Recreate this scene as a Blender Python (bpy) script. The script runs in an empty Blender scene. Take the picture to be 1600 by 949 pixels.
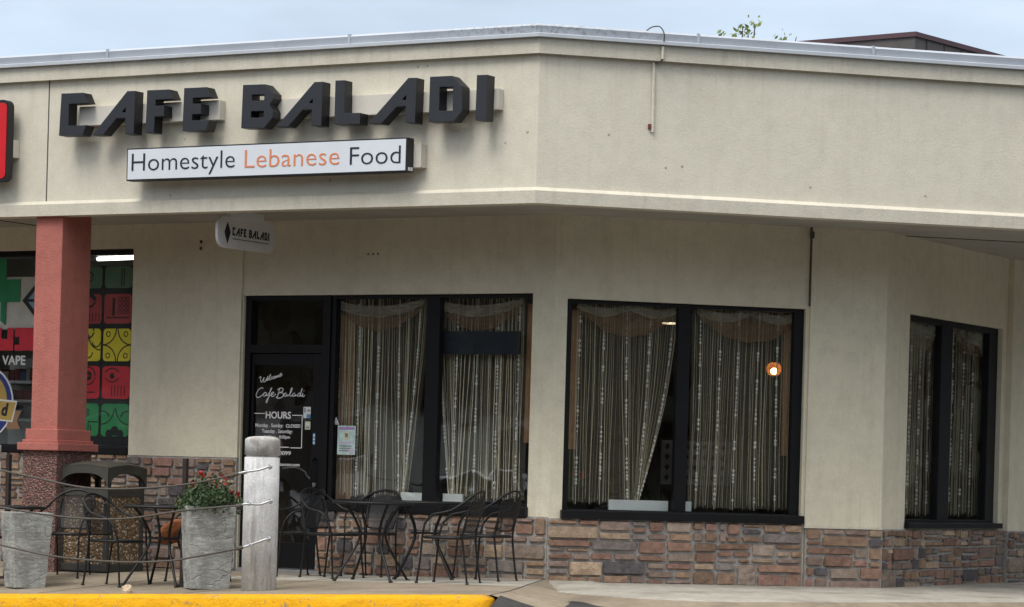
import bpy, bmesh, math, random
from mathutils import Vector, Matrix
from mathutils.geometry import tessellate_polygon
R = math.radians
SC = bpy.context.scene
COL = SC.collection

# ------------------------------------------------------------------ camera
EYE = 0.93
cam = bpy.data.cameras.new('camera')
cam.sensor_fit = 'HORIZONTAL'; cam.sensor_width = 36.0
cam.lens = 36.0 * 4600.0 / 1600.0
cam.shift_x = 0.0
cam.shift_y = (753.0 - 474.5) / 1600.0
cam.clip_start = 0.1; cam.clip_end = 2000.0
co = bpy.data.objects.new('camera', cam)
COL.objects.link(co)
co.location = (0, 0, EYE)
co.rotation_euler = (Matrix.Rotation(R(90), 3, 'X') @ Matrix.Rotation(0.028, 3, 'Z')).to_euler()
SC.camera = co

# ------------------------------------------------------------------ sky, sun, exposure
SUN_EL, SUN_AZ = 56.0, 216.0      # azimuth measured clockwise from +Y
w = bpy.data.worlds.new('World'); SC.world = w; w.use_nodes = True
nt = w.node_tree; nt.nodes.clear()
def wn(t, **k):
    n = nt.nodes.new(t)
    for a, b in k.items(): setattr(n, a, b)
    return n
sky = wn('ShaderNodeTexSky', sky_type='NISHITA'); sky.sun_disc = False
sky.sun_elevation = R(SUN_EL); sky.sun_rotation = R(SUN_AZ)
sky.air_density = 1.0; sky.dust_density = 2.5; sky.ozone_density = 1.0
b1 = wn('ShaderNodeBackground'); b1.inputs[1].default_value = 0.06
nt.links.new(sky.outputs[0], b1.inputs[0])
tc = wn('ShaderNodeTexCoord'); sep = wn('ShaderNodeSeparateXYZ')
nt.links.new(tc.outputs['Generated'], sep.inputs[0])
ramp = wn('ShaderNodeValToRGB')
ramp.color_ramp.elements[0].position = 0.0; ramp.color_ramp.elements[0].color = (.54, .66, .80, 1)
ramp.color_ramp.elements[1].position = 0.8; ramp.color_ramp.elements[1].color = (1.62, 1.58, 1.52, 1)
e = ramp.color_ramp.elements.new(0.22); e.color = (.62, .73, .87, 1)
nt.links.new(sep.outputs['Z'], ramp.inputs[0])
mp = wn('ShaderNodeMapping'); mp.inputs['Scale'].default_value = (4.0, 4.0, 14.0)
nt.links.new(tc.outputs['Generated'], mp.inputs[0])
cn = wn('ShaderNodeTexNoise'); cn.inputs['Scale'].default_value = 2.2; cn.inputs['Detail'].default_value = 5.0
nt.links.new(mp.outputs[0], cn.inputs['Vector'])
cr = wn('ShaderNodeMapRange'); cr.inputs[1].default_value = .3; cr.inputs[2].default_value = .7
cr.inputs[3].default_value = .84; cr.inputs[4].default_value = 1.10
nt.links.new(cn.outputs[0], cr.inputs[0])
mul = wn('ShaderNodeMix', data_type='RGBA', blend_type='MULTIPLY'); mul.inputs[0].default_value = 1.0
nt.links.new(ramp.outputs[0], mul.inputs[6]); nt.links.new(cr.outputs[0], mul.inputs[7])
b2 = wn('ShaderNodeBackground'); b2.inputs[1].default_value = 1.0
nt.links.new(mul.outputs[2], b2.inputs[0])
mx = wn('ShaderNodeMixShader'); mx.inputs[0].default_value = 0.82
nt.links.new(b1.outputs[0], mx.inputs[1]); nt.links.new(b2.outputs[0], mx.inputs[2])
wo = wn('ShaderNodeOutputWorld'); nt.links.new(mx.outputs[0], wo.inputs[0])

sl = bpy.data.lights.new('sun', 'SUN'); sl.energy = 1.45; sl.angle = R(25); sl.color = (1, .96, .9)
so = bpy.data.objects.new('sun', sl); COL.objects.link(so)
dirv = Vector((math.sin(R(SUN_AZ)) * math.cos(R(SUN_EL)), math.cos(R(SUN_AZ)) * math.cos(R(SUN_EL)), math.sin(R(SUN_EL))))
so.rotation_euler = dirv.to_track_quat('Z', 'Y').to_euler()
so.location = dirv * 60
SC.view_settings.view_transform = 'Standard'; SC.view_settings.look = 'None'
SC.view_settings.exposure = 0.40; SC.view_settings.gamma = 1.0
SC.view_settings.use_curve_mapping = False
SC.cycles.use_denoising = True
SC.cycles.max_bounces = 8; SC.cycles.transparent_max_bounces = 24
SC.cycles.sample_clamp_indirect = 4.0

# ------------------------------------------------------------------ frames (wall planes)
# each wall frame: +x to the right along the wall, +y into the building, origin at the wall corner on the pavement
class Frame:
    def __init__(s, o, deg):
        s.o = Vector((o[0], o[1], 0)); s.ang = R(90 - deg)
        s.x = Vector((math.sin(R(deg)), math.cos(R(deg)), 0)); s.y = Vector((-s.x.y, s.x.x, 0))
        s.m = Matrix.Translation(s.o) @ Matrix.Rotation(s.ang, 4, 'Z')
    def p(s, x, y, z=0.0): return s.o + s.x * x + s.y * y + Vector((0, 0, z))
    def loc(s, v):
        d = Vector((v[0], v[1], 0)) - s.o
        return d.dot(s.x), d.dot(s.y)
C0 = (.35, 27.1)
FL = Frame(C0, 120)
FM = Frame(C0, 75)
FR = Frame(FM.p(3.248, 0)[:2], 30)
I4 = Matrix.Identity(4)

def zw(x):
    x = max(-7, min(0, x))
    return .04 + .02 * x if x > -3 else -.02 + .004 * (x + 3)
def zk(x): return -.031 + .0416 * max(-5.5, min(1.6, x))
def pave(x, o):                     # height of the pavement, o metres out from the left wall
    z0 = zw(x) - .008 * min(o, 1.3)
    t = max(0, min(1.15, (o - 1.3) / 2.3))
    return z0 + (zk(x) - z0) * t

# ------------------------------------------------------------------ materials
MATS = {}
class NT:
    def __init__(s, name):
        s.m = bpy.data.materials.new(name); s.m.use_nodes = True
        s.t = s.m.node_tree; s.b = s.t.nodes['Principled BSDF']; s.out = s.t.nodes['Material Output']
    def n(s, t, **k):
        x = s.t.nodes.new(t)
        for a, b in k.items(): setattr(x, a, b)
        return x
    def l(s, a, b): s.t.links.new(a, b)
    def pos(s, scale=(1, 1, 1), obj=False):
        if obj:
            src = s.n('ShaderNodeTexCoord').outputs['Object']
        else:
            src = s.n('ShaderNodeNewGeometry').outputs['Position']
        mp = s.n('ShaderNodeMapping'); mp.inputs['Scale'].default_value = scale
        s.l(src, mp.inputs[0]); return mp.outputs[0]
    def noise(s, vec, scale, detail=4, rough=.55):
        x = s.n('ShaderNodeTexNoise'); x.inputs['Scale'].default_value = scale
        x.inputs['Detail'].default_value = detail; x.inputs['Roughness'].default_value = rough
        s.l(vec, x.inputs['Vector']); return x.outputs[0]
    def rng(s, v, a, b, c, d):
        x = s.n('ShaderNodeMapRange'); s.l(v, x.inputs[0])
        for i, q in enumerate((a, b, c, d)): x.inputs[i + 1].default_value = q
        return x.outputs[0]
    def mix(s, fac, a, b, mode='MIX'):
        x = s.n('ShaderNodeMix', data_type='RGBA', blend_type=mode)
        for sock, v in ((0, fac), (6, a), (7, b)):
            if hasattr(v, 'is_output'): s.l(v, x.inputs[sock])
            else: x.inputs[sock].default_value = v if sock == 0 else (tuple(v) + (1,))[:4]
        return x.outputs[2]
    def math(s, op, a, b=None):
        x = s.n('ShaderNodeMath', operation=op)
        for i, v in enumerate((a, b)):
            if v is None: continue
            if hasattr(v, 'is_output'): s.l(v, x.inputs[i])
            else: x.inputs[i].default_value = v
        return x.outputs[0]
    def bump(s, h, dist, strength=1.0):
        x = s.n('ShaderNodeBump'); x.inputs['Distance'].default_value = dist; x.inputs['Strength'].default_value = strength
        s.l(h, x.inputs['Height']); s.l(x.outputs[0], s.b.inputs['Normal'])
    def color(s, c):
        if hasattr(c, 'is_output'): s.l(c, s.b.inputs['Base Color'])
        else: s.b.inputs['Base Color'].default_value = tuple(c) + (1,)
    def set(s, rough=None, metal=None, spec=None):
        if rough is not None: s.b.inputs['Roughness'].default_value = rough
        if metal is not None: s.b.inputs['Metallic'].default_value = metal
        if spec is not None: s.b.inputs['Specular IOR Level'].default_value = spec

def mat(name, col, rough=.6, metal=0, var=.12, vs=6, bump=0, bs=80, spec=.5, obj=False):
    if name in MATS: return MATS[name]
    N = NT(name); p = N.pos(obj=obj)
    f = N.rng(N.noise(p, vs, 5, .6), .3, .7, 0, 1)
    N.color(N.mix(f, [c * (1 - var) for c in col], [min(1, c * (1 + var)) for c in col]))
    N.set(rough, metal, spec)
    if bump: N.bump(N.noise(p, bs, 3), bump)
    MATS[name] = N.m; return N.m

def stucco(name, col, dirt=.10, streak=.08, grain=.0035):
    N = NT(name); p = N.pos()
    big = N.rng(N.noise(p, .9, 4), .3, .7, 0, 1)
    c = N.mix(big, [x * .93 for x in col], [x * 1.05 for x in col])
    mid = N.rng(N.noise(p, 7, 6, .7), .42, .72, 0, 1)
    c = N.mix(N.math('MULTIPLY', mid, dirt), c, [x * .55 for x in col])
    st = N.rng(N.noise(N.pos((5, 5, .35)), 2.2, 5, .65), .52, .75, 0, 1)
    c = N.mix(N.math('MULTIPLY', st, streak * 2), c, (col[0] * .62, col[1] * .58, col[2] * .5))
    sz = N.n('ShaderNodeSeparateXYZ'); N.l(p, sz.inputs[0])
    run = N.rng(N.noise(N.pos((9, 9, .25)), 1.6, 4, .6), .54, .70, 0, 1)
    zone = N.math('MAXIMUM', N.rng(sz.outputs[2], 4.1, 4.75, 0, .26), N.rng(sz.outputs[2], 1.3, .55, 0, .45))
    c = N.mix(N.math('MULTIPLY', run, zone), c, (col[0] * .58, col[1] * .54, col[2] * .46))
    bl = N.rng(N.noise(p, 2.6, 6, .72), .60, .72, 0, .30)
    c = N.mix(bl, c, (col[0] * .78, col[1] * .76, col[2] * .74))
    fine = N.rng(N.noise(p, 120, 2), .35, .65, .93, 1.06)
    c = N.mix(1.0, c, fine, 'MULTIPLY')
    N.color(c); N.set(.92, 0, .25)
    h = N.math('ADD', N.noise(p, 55, 4, .65), N.math('MULTIPLY', N.noise(p, 3, 2), 1.5))
    N.bump(h, grain * 2.2)
    return N.m

M_FASCIA = stucco('stucco_fascia', (.70, .66, .55), dirt=.18, streak=.07, grain=.0012)
M_WALL = stucco('stucco_wall', (.745, .695, .55), dirt=.26, streak=.12, grain=.0022)
M_TRIM = stucco('stucco_trim', (.675, .635, .53), dirt=.26, streak=.14, grain=.0018)
M_RED = stucco('red_stucco', (.47, .165, .135), dirt=.36, streak=.12)

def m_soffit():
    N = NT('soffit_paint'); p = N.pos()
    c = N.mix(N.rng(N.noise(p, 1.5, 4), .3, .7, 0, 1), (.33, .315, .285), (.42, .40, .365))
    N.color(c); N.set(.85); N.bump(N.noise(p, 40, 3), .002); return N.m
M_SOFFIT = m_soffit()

def m_coping():
    N = NT('coping_metal'); p = N.pos()
    c = N.mix(N.rng(N.noise(N.pos((2, 2, 1)), .8, 3), .3, .7, 0, 1), (.43, .47, .53), (.52, .56, .62))
    # rust-black speckled weathering near the corner of the roof edge
    g = N.n('ShaderNodeVectorMath', operation='DISTANCE'); g.inputs[1].default_value = (.12, 25.4, 4.86)
    N.l(N.n('ShaderNodeNewGeometry').outputs['Position'], g.inputs[0])
    near = N.rng(g.outputs['Value'], .3, 1.6, 1, 0)
    sp = N.rng(N.noise(p, 26, 5, .75), .48, .66, 0, 1)
    fl = N.rng(N.noise(p, 1.7, 3), .55, .68, 0, .7)
    ff = N.math('MULTIPLY', sp, N.math('MAXIMUM', near, N.math('MULTIPLY', fl, .5)))
    N.color(N.mix(N.math('MULTIPLY', ff, .75), c, (.16, .145, .13)))
    N.set(.5, .25, .5); N.bump(N.noise(p, 6, 2), .003); return N.m
M_COPING = m_coping()
M_LIP = mat('coping_lip', (.66, .70, .75), .45, .2, .05)

def m_stone():
    N = NT('veneer_stone'); p = N.pos()
    a = N.n('ShaderNodeVertexColor', layer_name='tone')
    f = N.rng(N.noise(p, 16, 6, .7), .32, .7, .68, 1.28)
    c = N.mix(1.0, a.outputs[0], f, 'MULTIPLY')
    f2 = N.rng(N.noise(N.pos((3, 3, 9)), 5, 4), .55, .7, 0, .45)
    c = N.mix(f2, c, (.16, .13, .11))
    f3 = N.rng(N.noise(p, 70, 3), .6, .72, 0, .4)
    c = N.mix(f3, c, (.42, .34, .26))
    N.color(c); N.set(.88, 0, .3)
    N.bump(N.math('ADD', N.noise(p, 22, 6, .7), N.math('MULTIPLY', N.noise(p, 90, 3), .4)), .014); return N.m
M_STONE = m_stone()
M_MORTAR = mat('mortar', (.37, .355, .335), .95, 0, .22, 14, .012, 60)

def m_concrete(name, a, b, stain, bmp=.002):
    N = NT(name); p = N.pos()
    c = N.mix(N.rng(N.noise(p, 2.2, 5, .6), .3, .7, 0, 1), a, b)
    c = N.mix(N.rng(N.noise(p, 9, 6, .7), .47, .70, 0, .65), c, stain)
    c = N.mix(N.rng(N.noise(p, 1.3, 5, .6), .50, .66, 0, .6), c, stain)
    c = N.mix(1.0, c, N.rng(N.noise(p, 160, 2), .3, .7, .86, 1.12), 'MULTIPLY')
    N.color(c); N.set(.9, 0, .3); N.bump(N.noise(p, 120, 4, .7), bmp); return N.m
M_SLAB = m_concrete('slab_concrete', (.36, .34, .295), (.50, .475, .42), (.22, .19, .155))
M_SLABT = m_concrete('slab_dusty', (.25, .205, .15), (.33, .28, .21), (.16, .13, .10))
M_ASPH = m_concrete('asphalt', (.045, .044, .043), (.07, .068, .065), (.03, .029, .028), .006)

def m_bollard():
    N = NT('bollard_concrete'); p = N.pos(obj=True)
    c = N.mix(N.rng(N.noise(p, 6, 5), .3, .7, 0, 1), (.58, .58, .585), (.76, .76, .76))
    c = N.mix(N.rng(N.noise(N.pos((14, 14, 1.2), True), 1.3, 6, .7), .5, .66, 0, .55), c, (.22, .205, .18))
    c = N.mix(1.0, c, N.rng(N.noise(p, 110, 4, .85), .3, .7, .55, 1.25), 'MULTIPLY')
    sp = N.n('ShaderNodeSeparateXYZ'); N.l(p, sp.inputs[0])
    top = N.math('MULTIPLY', N.rng(sp.outputs[2], 1.13, 1.2, 0, .6), N.rng(N.noise(p, 10, 4), .42, .6, 0, 1))
    c = N.mix(top, c, (.27, .24, .19))
    N.color(c); N.set(.92, 0, .25); N.bump(N.noise(p, 90, 4, .7), .004); return N.m
M_BOLL = m_bollard()

def m_kerb():
    N = NT('yellow_kerb_paint'); p = N.pos()
    c = N.mix(N.rng(N.noise(p, 4, 5), .3, .7, 0, 1), (.74, .35, .004), (.86, .44, .006))
    c = N.mix(N.rng(N.noise(p, 22, 6, .75), .60, .68, 0, .8), c, (.30, .17, .03))
    c = N.mix(N.rng(N.noise(p, 9, 6, .8), .575, .615, 0, .8), c, (.27, .22, .14))
    c = N.mix(N.rng(N.noise(N.pos((1.2, 1.2, 12)), 4, 6, .75), .52, .70, 0, .55), c, (.30, .155, .015))
    N.color(c); N.set(.65, 0, .2); N.bump(N.math('ADD', N.noise(p, 28, 5, .7), N.noise(p, 6, 3)), .014); return N.m
M_KERB = m_kerb()

def m_planter():
    N = NT('cast_stone_planter'); p = N.pos(obj=True)
    c = N.mix(N.rng(N.noise(p, 5, 5), .35, .65, 0, 1), (.22, .225, .21), (.42, .43, .41))
    c = N.mix(N.rng(N.noise(N.pos((4, 4, 16), True), 3, 6, .75), .5, .66, 0, .8), c, (.60, .62, .60))
    v = N.n('ShaderNodeTexVoronoi', feature='DISTANCE_TO_EDGE'); v.inputs['Scale'].default_value = 5.2
    nz = N.n('ShaderNodeTexNoise'); nz.inputs['Scale'].default_value = 7; N.l(p, nz.inputs['Vector'])
    ad = N.n('ShaderNodeMix', data_type='VECTOR'); ad.inputs[0].default_value = .12
    N.l(N.pos((1, 1, 1.7), True), ad.inputs[4]); N.l(nz.outputs[1], ad.inputs[5]); N.l(ad.outputs[1], v.inputs['Vector'])
    edge = N.math('MULTIPLY', N.rng(v.outputs[0], .0, .035, 1, 0), N.rng(N.noise(p, 5, 3), .42, .6, 0, 1))
    c = N.mix(N.math('MULTIPLY', edge, .3), c, (.09, .095, .085))
    c = N.mix(N.rng(N.noise(p, 60, 3), .55, .75, 0, .5), c, (.1, .1, .09))
    N.color(c); N.set(.9, 0, .3)
    N.bump(N.math('SUBTRACT', N.noise(p, 18, 6, .7), N.math('MULTIPLY', edge, .7)), .007); return N.m
M_PLANT = m_planter()

def m_pebble(name, cols, scale):
    N = NT(name); p = N.pos()
    v = N.n('ShaderNodeTexVoronoi'); v.inputs['Scale'].default_value = scale; N.l(p, v.inputs['Vector'])
    sp = N.n('ShaderNodeSeparateColor'); N.l(v.outputs['Color'], sp.inputs[0])
    c = N.mix(sp.outputs[0], cols[0], cols[1])
    c = N.mix(N.rng(sp.outputs[1], .78, .82, 0, 1), c, cols[2])
    c = N.mix(N.rng(v.outputs['Distance'], .35, .75, 0, .85), c, (.05, .04, .03))
    N.color(c); N.set(.7, 0, .4); N.bump(N.rng(v.outputs['Distance'], 0, .8, 1, 0), .012); return N.m
M_PEB = m_pebble('pebble_aggregate', ((.30, .19, .095), (.17, .105, .055), (.55, .45, .33)), 48)
M_REDSTONE = m_pebble('red_split_stone', ((.27, .125, .105), (.17, .08, .075), (.36, .22, .19)), 60)

M_BLACK = mat('black_aluminium', (.005, .005, .006), .5, 0, .25, 5, spec=.25)
M_DOORM = mat('door_black', (.004, .004, .005), .5, 0, .2, 5, spec=.25)
M_IRON = mat('wrought_iron', (.008, .008, .009), .5, .2, .3, 30, .001, 200, obj=True)
M_PLAST = mat('dark_plastic', (.04, .039, .036), .6, 0, .15, 8, .001, 120)
M_PLASTB = mat('dark_lid_plastic', (.05, .047, .038), .62, 0, .18, 6, .001, 120)
M_LETTER = mat('letter_face', (.019, .022, .030), .55, 0, .1, 8)
M_LETSIDE = mat('letter_return', (.008, .0085, .012), .5, 0, .1, 8)
M_RACE = mat('raceway_paint', (.64, .61, .54), .6, 0, .08, 3)
M_BOXFACE = mat('sign_face_white', (.70, .74, .79), .35, 0, .04, 2)
M_INK = mat('sign_ink', (.012, .012, .03), .5, 0, 0)
M_ORANGE = mat('sign_orange', (.72, .24, .10), .5, 0, .05)
M_WHITEV = mat('white_vinyl', (.75, .75, .75), .6, 0, .05)
M_WHITE = mat('white_paint', (.62, .64, .64), .6, 0, .08)
M_BLADE = mat('blade_sign_white', (.74, .74, .75), .5, 0, .06, 4)
M_SIGNRED = mat('sign_red', (.62, .012, .02), .35, 0, .05)
M_ROPE = mat('rope', (.10, .092, .08), .9, 0, .35, 60, .003, 300)
M_ZINC = mat('zinc', (.48, .50, .52), .4, .7, .1)
M_LEAF = mat('leaf', (.045, .085, .03), .6, 0, .45, 25)
M_LEAF2 = mat('twig_leaf', (.17, .22, .05), .6, 0, .4, 10)
M_FLOWER = mat('red_petal', (.45, .025, .03), .6, 0, .3, 60)
M_FARLEAF = mat('far_leaf', (.035, .042, .026), .8, 0, .5, .4)
M_BARK = mat('bark', (.10, .08, .06), .9, 0, .3, 20, .01, 40)
M_SOIL = mat('soil', (.04, .03, .022), .95, 0, .3, 40, .01, 60)
M_BAG = None
def m_bag():
    N = NT('rust_cloth'); p = N.pos(obj=True)
    c = N.mix(N.rng(N.noise(p, 9, 4), .3, .7, 0, 1), (.26, .085, .03), (.42, .15, .06))
    N.color(c); N.set(.75, 0, .3); N.bump(N.noise(N.pos((2, 2, 7), True), 7, 3), .02); return N.m
M_BAG = m_bag()
M_PEBBLE = mat('beige_rock', (.55, .44, .31), .9, 0, .2, 20, .01, 30)
M_POST = mat('rusty_post', (.035, .024, .022), .7, .2, .4, 12)
M_ROOFD = mat('shed_siding', (.095, .085, .085), .8, 0, .2, 4)
M_ROOFL = mat('shed_louver', (.035, .033, .035), .7, 0, .25, 6)
M_ROOFT = mat('shed_trim', (.085, .045, .055), .6, 0, .1)
M_ROOF = mat('roof_membrane', (.35, .35, .35), .9, 0, .15, 1)
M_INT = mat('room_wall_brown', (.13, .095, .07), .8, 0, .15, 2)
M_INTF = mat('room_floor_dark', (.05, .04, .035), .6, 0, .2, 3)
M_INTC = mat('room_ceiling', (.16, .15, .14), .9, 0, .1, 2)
M_SHOPW = mat('shop_wall', (.50, .49, .45), .8, 0, .1, 2)
M_STRING = mat('curtain_string', (.74, .65, .49), .8, 0, .25, 40)
M_BEAD = mat('bead', (.92, .90, .84), .2, 0, .1)
M_DRAPE = mat('tan_drape', (.66, .38, .20), .85, 0, .15, 6)
M_TWHITE = mat('white_board', (.84, .87, .87), .6, 0, .05)
M_CAULK = mat('dark_joint', (.085, .075, .065), .9, 0, .2)
M_TAN = mat('wood_dark', (.06, .03, .022), .6, 0, .3, 12)
M_ALU = mat('threshold_metal', (.34, .34, .34), .45, .6, .15)

def m_glass():
    N = NT('window_glass')
    N.t.nodes.remove(N.b)
    tr = N.n('ShaderNodeBsdfTransparent'); tr.inputs[0].default_value = (.95, .96, .95, 1)
    gl = N.n('ShaderNodeBsdfGlossy'); gl.inputs['Roughness'].default_value = .015
    gl.inputs[0].default_value = (.9, .95, 1, 1)
    fr = N.n('ShaderNodeLayerWeight'); fr.inputs[0].default_value = .5
    nz = N.noise(N.pos(), 1.6, 2)
    bp = N.n('ShaderNodeBump'); bp.inputs['Distance'].default_value = .004; N.l(nz, bp.inputs['Height'])
    N.l(bp.outputs[0], gl.inputs['Normal'])
    mx = N.n('ShaderNodeMixShader'); N.l(N.rng(N.math('POWER', fr.outputs['Facing'], 5.0), 0, 1, .07, 1.0), mx.inputs[0])
    N.l(tr.outputs[0], mx.inputs[1]); N.l(gl.outputs[0], mx.inputs[2]); N.l(mx.outputs[0], N.out.inputs[0])
    return N.m
M_GLASS = m_glass()

def m_sheer(name, col, op):
    N = NT(name); N.color(col); N.set(.8)
    tr = N.n('ShaderNodeBsdfTransparent'); mx = N.n('ShaderNodeMixShader')
    f = N.rng(N.noise(N.pos((1, 1, 5)), 5, 4), .3, .7, op * .7, min(1, op * 1.25))
    N.l(f, mx.inputs[0]); N.l(tr.outputs[0], mx.inputs[1]); N.l(N.b.outputs[0], mx.inputs[2]); N.l(mx.outputs[0], N.out.inputs[0])
    return N.m
M_SWAG = m_sheer('sheer_swag', (.30, .185, .11), .5)
M_SWAGP = m_sheer('sheer_pale', (.48, .44, .35), .42)
M_VEIL = m_sheer('string_haze', (.52, .46, .35), .18)

def m_mesh():
    N = NT('expanded_metal_mesh'); N.color((.009, .009, .010)); N.set(.5, .2)
    sp = N.n('ShaderNodeSeparateXYZ'); N.l(N.pos(obj=True), sp.inputs[0])
    yz = N.math('ADD', sp.outputs[1], sp.outputs[2])
    a = N.math('FRACT', N.math('MULTIPLY', N.math('ADD', sp.outputs[0], yz), 70.0))
    b = N.math('FRACT', N.math('MULTIPLY', N.math('SUBTRACT', sp.outputs[0], yz), 70.0))
    f = N.math('MAXIMUM', N.math('LESS_THAN', a, .42), N.math('LESS_THAN', b, .42))
    tr = N.n('ShaderNodeBsdfTransparent'); mx = N.n('ShaderNodeMixShader')
    N.l(f, mx.inputs[0]); N.l(tr.outputs[0], mx.inputs[1]); N.l(N.b.outputs[0], mx.inputs[2]); N.l(mx.outputs[0], N.out.inputs[0])
    return N.m
M_MESH = m_mesh()

def m_emit(name, col, s):
    N = NT(name); N.color(col)
    N.b.inputs['Emission Color'].default_value = tuple(col) + (1,); N.b.inputs['Emission Strength'].default_value = s
    return N.m

# ------------------------------------------------------------------ mesh builder
class MB:
    def __init__(s): s.bm = bmesh.new()
    def v(s, *p): return s.bm.verts.new(p)
    def f(s, vs, mi=0):
        try:
            fc = s.bm.faces.new(vs); fc.material_index = mi; return fc
        except ValueError: return None
    def box(s, x0, x1, y0, y1, z0, z1, mi=0):
        q = [s.v(x, y, z) for z in (z0, z1) for y in (y0, y1) for x in (x0, x1)]
        for a in ((0, 2, 3, 1), (4, 5, 7, 6), (0, 1, 5, 4), (2, 6, 7, 3), (0, 4, 6, 2), (1, 3, 7, 5)):
            s.f([q[i] for i in a], mi)
        return s
    def obox(s, m, sx, sy, sz, mi=0):     # centred box under a matrix
        n0 = len(s.bm.verts)
        q = [s.bm.verts.new(m @ Vector((x * sx / 2, y * sy / 2, z * sz / 2))) for z in (-1, 1) for y in (-1, 1) for x in (-1, 1)]
        for a in ((0, 2, 3, 1), (4, 5, 7, 6), (0, 1, 5, 4), (2, 6, 7, 3), (0, 4, 6, 2), (1, 3, 7, 5)):
            s.f([q[i] for i in a], mi)
        return s
    def prism(s, outer, y0, y1, holes=(), mi_face=0, mi_side=0):     # polygon in x-z, front at y0
        loops = [list(outer)] + [list(h) for h in holes]
        flat = [p for l in loops for p in l]
        tris = tessellate_polygon([[Vector((p[0], p[1], 0)) for p in l] for l in loops])
        A = [s.v(p[0], y0, p[1]) for p in flat]; B = [s.v(p[0], y1, p[1]) for p in flat]
        for t in tris:
            s.f([A[i] for i in t], mi_face); s.f([B[i] for i in reversed(t)], mi_side)
        k = 0
        for l in loops:
            n = len(l)
            for i in range(n):
                a, b = k + i, k + (i + 1) % n
                s.f([A[a], A[b], B[b], B[a]], mi_side)
            k += n
        return s
    def tube(s, pts, r, n=6, closed=False, r1=None, mi=0):
        pts = [Vector(p) for p in pts]; N = len(pts); rings = []
        up = None
        for i, p in enumerate(pts):
            if closed: t = pts[(i + 1) % N] - pts[i - 1]
            else: t = pts[min(i + 1, N - 1)] - pts[max(i - 1, 0)]
            if t.length < 1e-9: t = Vector((0, 0, 1))
            t.normalize()
            if up is None:
                up = Vector((0, 0, 1)) if abs(t.z) < .9 else Vector((1, 0, 0))
            a = up - t * up.dot(t)
            if a.length < 1e-4: a = t.orthogonal()
            a.normalize(); b = t.cross(a); up = a
            rr = r if r1 is None else r + (r1 - r) * i / (N - 1)
            rings.append([s.bm.verts.new(p + (a * math.cos(2 * math.pi * k / n) + b * math.sin(2 * math.pi * k / n)) * rr) for k in range(n)])
        for i in range(N if closed else N - 1):
            A, B = rings[i], rings[(i + 1) % N]
            for k in range(n): s.f([A[k], A[(k + 1) % n], B[(k + 1) % n], B[k]], mi)
        if not closed: s.f(rings[0][::-1], mi); s.f(rings[-1], mi)
        return s
    def lathe(s, prof, n=24, c=(0, 0, 0), mi=0, cap=True):
        rings = [[s.v(c[0] + r * math.cos(2 * math.pi * k / n), c[1] + r * math.sin(2 * math.pi * k / n), c[2] + z) for k in range(n)] for r, z in prof]
        for A, B in zip(rings, rings[1:]):
            for k in range(n): s.f([A[k], A[(k + 1) % n], B[(k + 1) % n], B[k]], mi)
        if cap: s.f(rings[0][::-1], mi); s.f(rings[-1], mi)
        return s
    def ball(s, c, rx, ry, rz, n=10, m=6, mi=0):
        prof = []
        for j in range(m + 1):
            a = -math.pi / 2 + math.pi * j / m
            prof.append([s.v(c[0] + rx * math.cos(a) * math.cos(2 * math.pi * k / n), c[1] + ry * math.cos(a) * math.sin(2 * math.pi * k / n), c[2] + rz * math.sin(a)) for k in range(n)] if 0 < j < m else [s.v(c[0], c[1], c[2] + rz * math.sin(a))])
        for A, B in zip(prof, prof[1:]):
            for k in range(n):
                if len(A) == 1: s.f([A[0], B[(k + 1) % n], B[k]][::-1], mi)
                elif len(B) == 1: s.f([A[k], A[(k + 1) % n], B[0]], mi)
                else: s.f([A[k], A[(k + 1) % n], B[(k + 1) % n], B[k]], mi)
        return s
    def build(s, name, mats, parent=None, mw=None, smooth=False, bevel=0, normals=True):
        bm = s.bm
        if normals: bmesh.ops.recalc_face_normals(bm, faces=bm.faces)
        if bevel:
            es = [e for e in bm.edges if len(e.link_faces) == 2 and e.calc_face_angle(0) > .6]
            bmesh.ops.bevel(bm, geom=es, offset=bevel, segments=2, affect='EDGES', profile=.7)
        me = bpy.data.meshes.new(name); bm.to_mesh(me); bm.free()
        for m in (mats if isinstance(mats, (list, tuple)) else [mats]): me.materials.append(m)
        if smooth:
            for p in me.polygons: p.use_smooth = True
        o = bpy.data.objects.new(name, me); COL.objects.link(o)
        attach(o, parent, mw); return o

WM = {}
def attach(o, parent, mw=None):
    mw = mw or I4.copy()
    if parent is not None:
        o.parent = parent
        o.matrix_parent_inverse = WM.get(parent.name, I4).inverted()
    o.matrix_basis = mw
    WM[o.name] = mw
def tag(o, label=None, cat=None, group=None, kind=None):
    if label: o['label'] = label
    if cat: o['category'] = cat
    if group: o['group'] = group
    if kind: o['kind'] = kind
    return o
def empty(name, mw, label, cat, group=None):
    o = bpy.data.objects.new(name, None); COL.objects.link(o); o.empty_display_size = .2
    o.matrix_basis = mw; WM[o.name] = mw
    return tag(o, label, cat, group)
def at(fr, x, o, z=None, head=0.0):       # matrix standing at x along the wall, o out from it
    if z is None: z = pave(x, o)
    return Matrix.Translation(fr.p(x, -o, z)) @ Matrix.Rotation(fr.ang + R(head), 4, 'Z')
def copy_tree(o, mw, label=None, group=None):
    c = o.copy(); COL.objects.link(c); c.matrix_basis = mw; WM[c.name] = mw
    if label: c['label'] = label
    if group: c['group'] = group
    for ch in list(o.children):
        d = ch.copy(); COL.objects.link(d); d.parent = c
        for g in list(ch.children):
            e2 = g.copy(); COL.objects.link(e2); e2.parent = d
    return c
def child(mb, name, m, parent, **k):      # part built in its thing's own coordinates
    o = mb.build(name, m, None, **k)
    o.parent = parent; WM[o.name] = WM.get(parent.name, I4)
    return o
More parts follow.
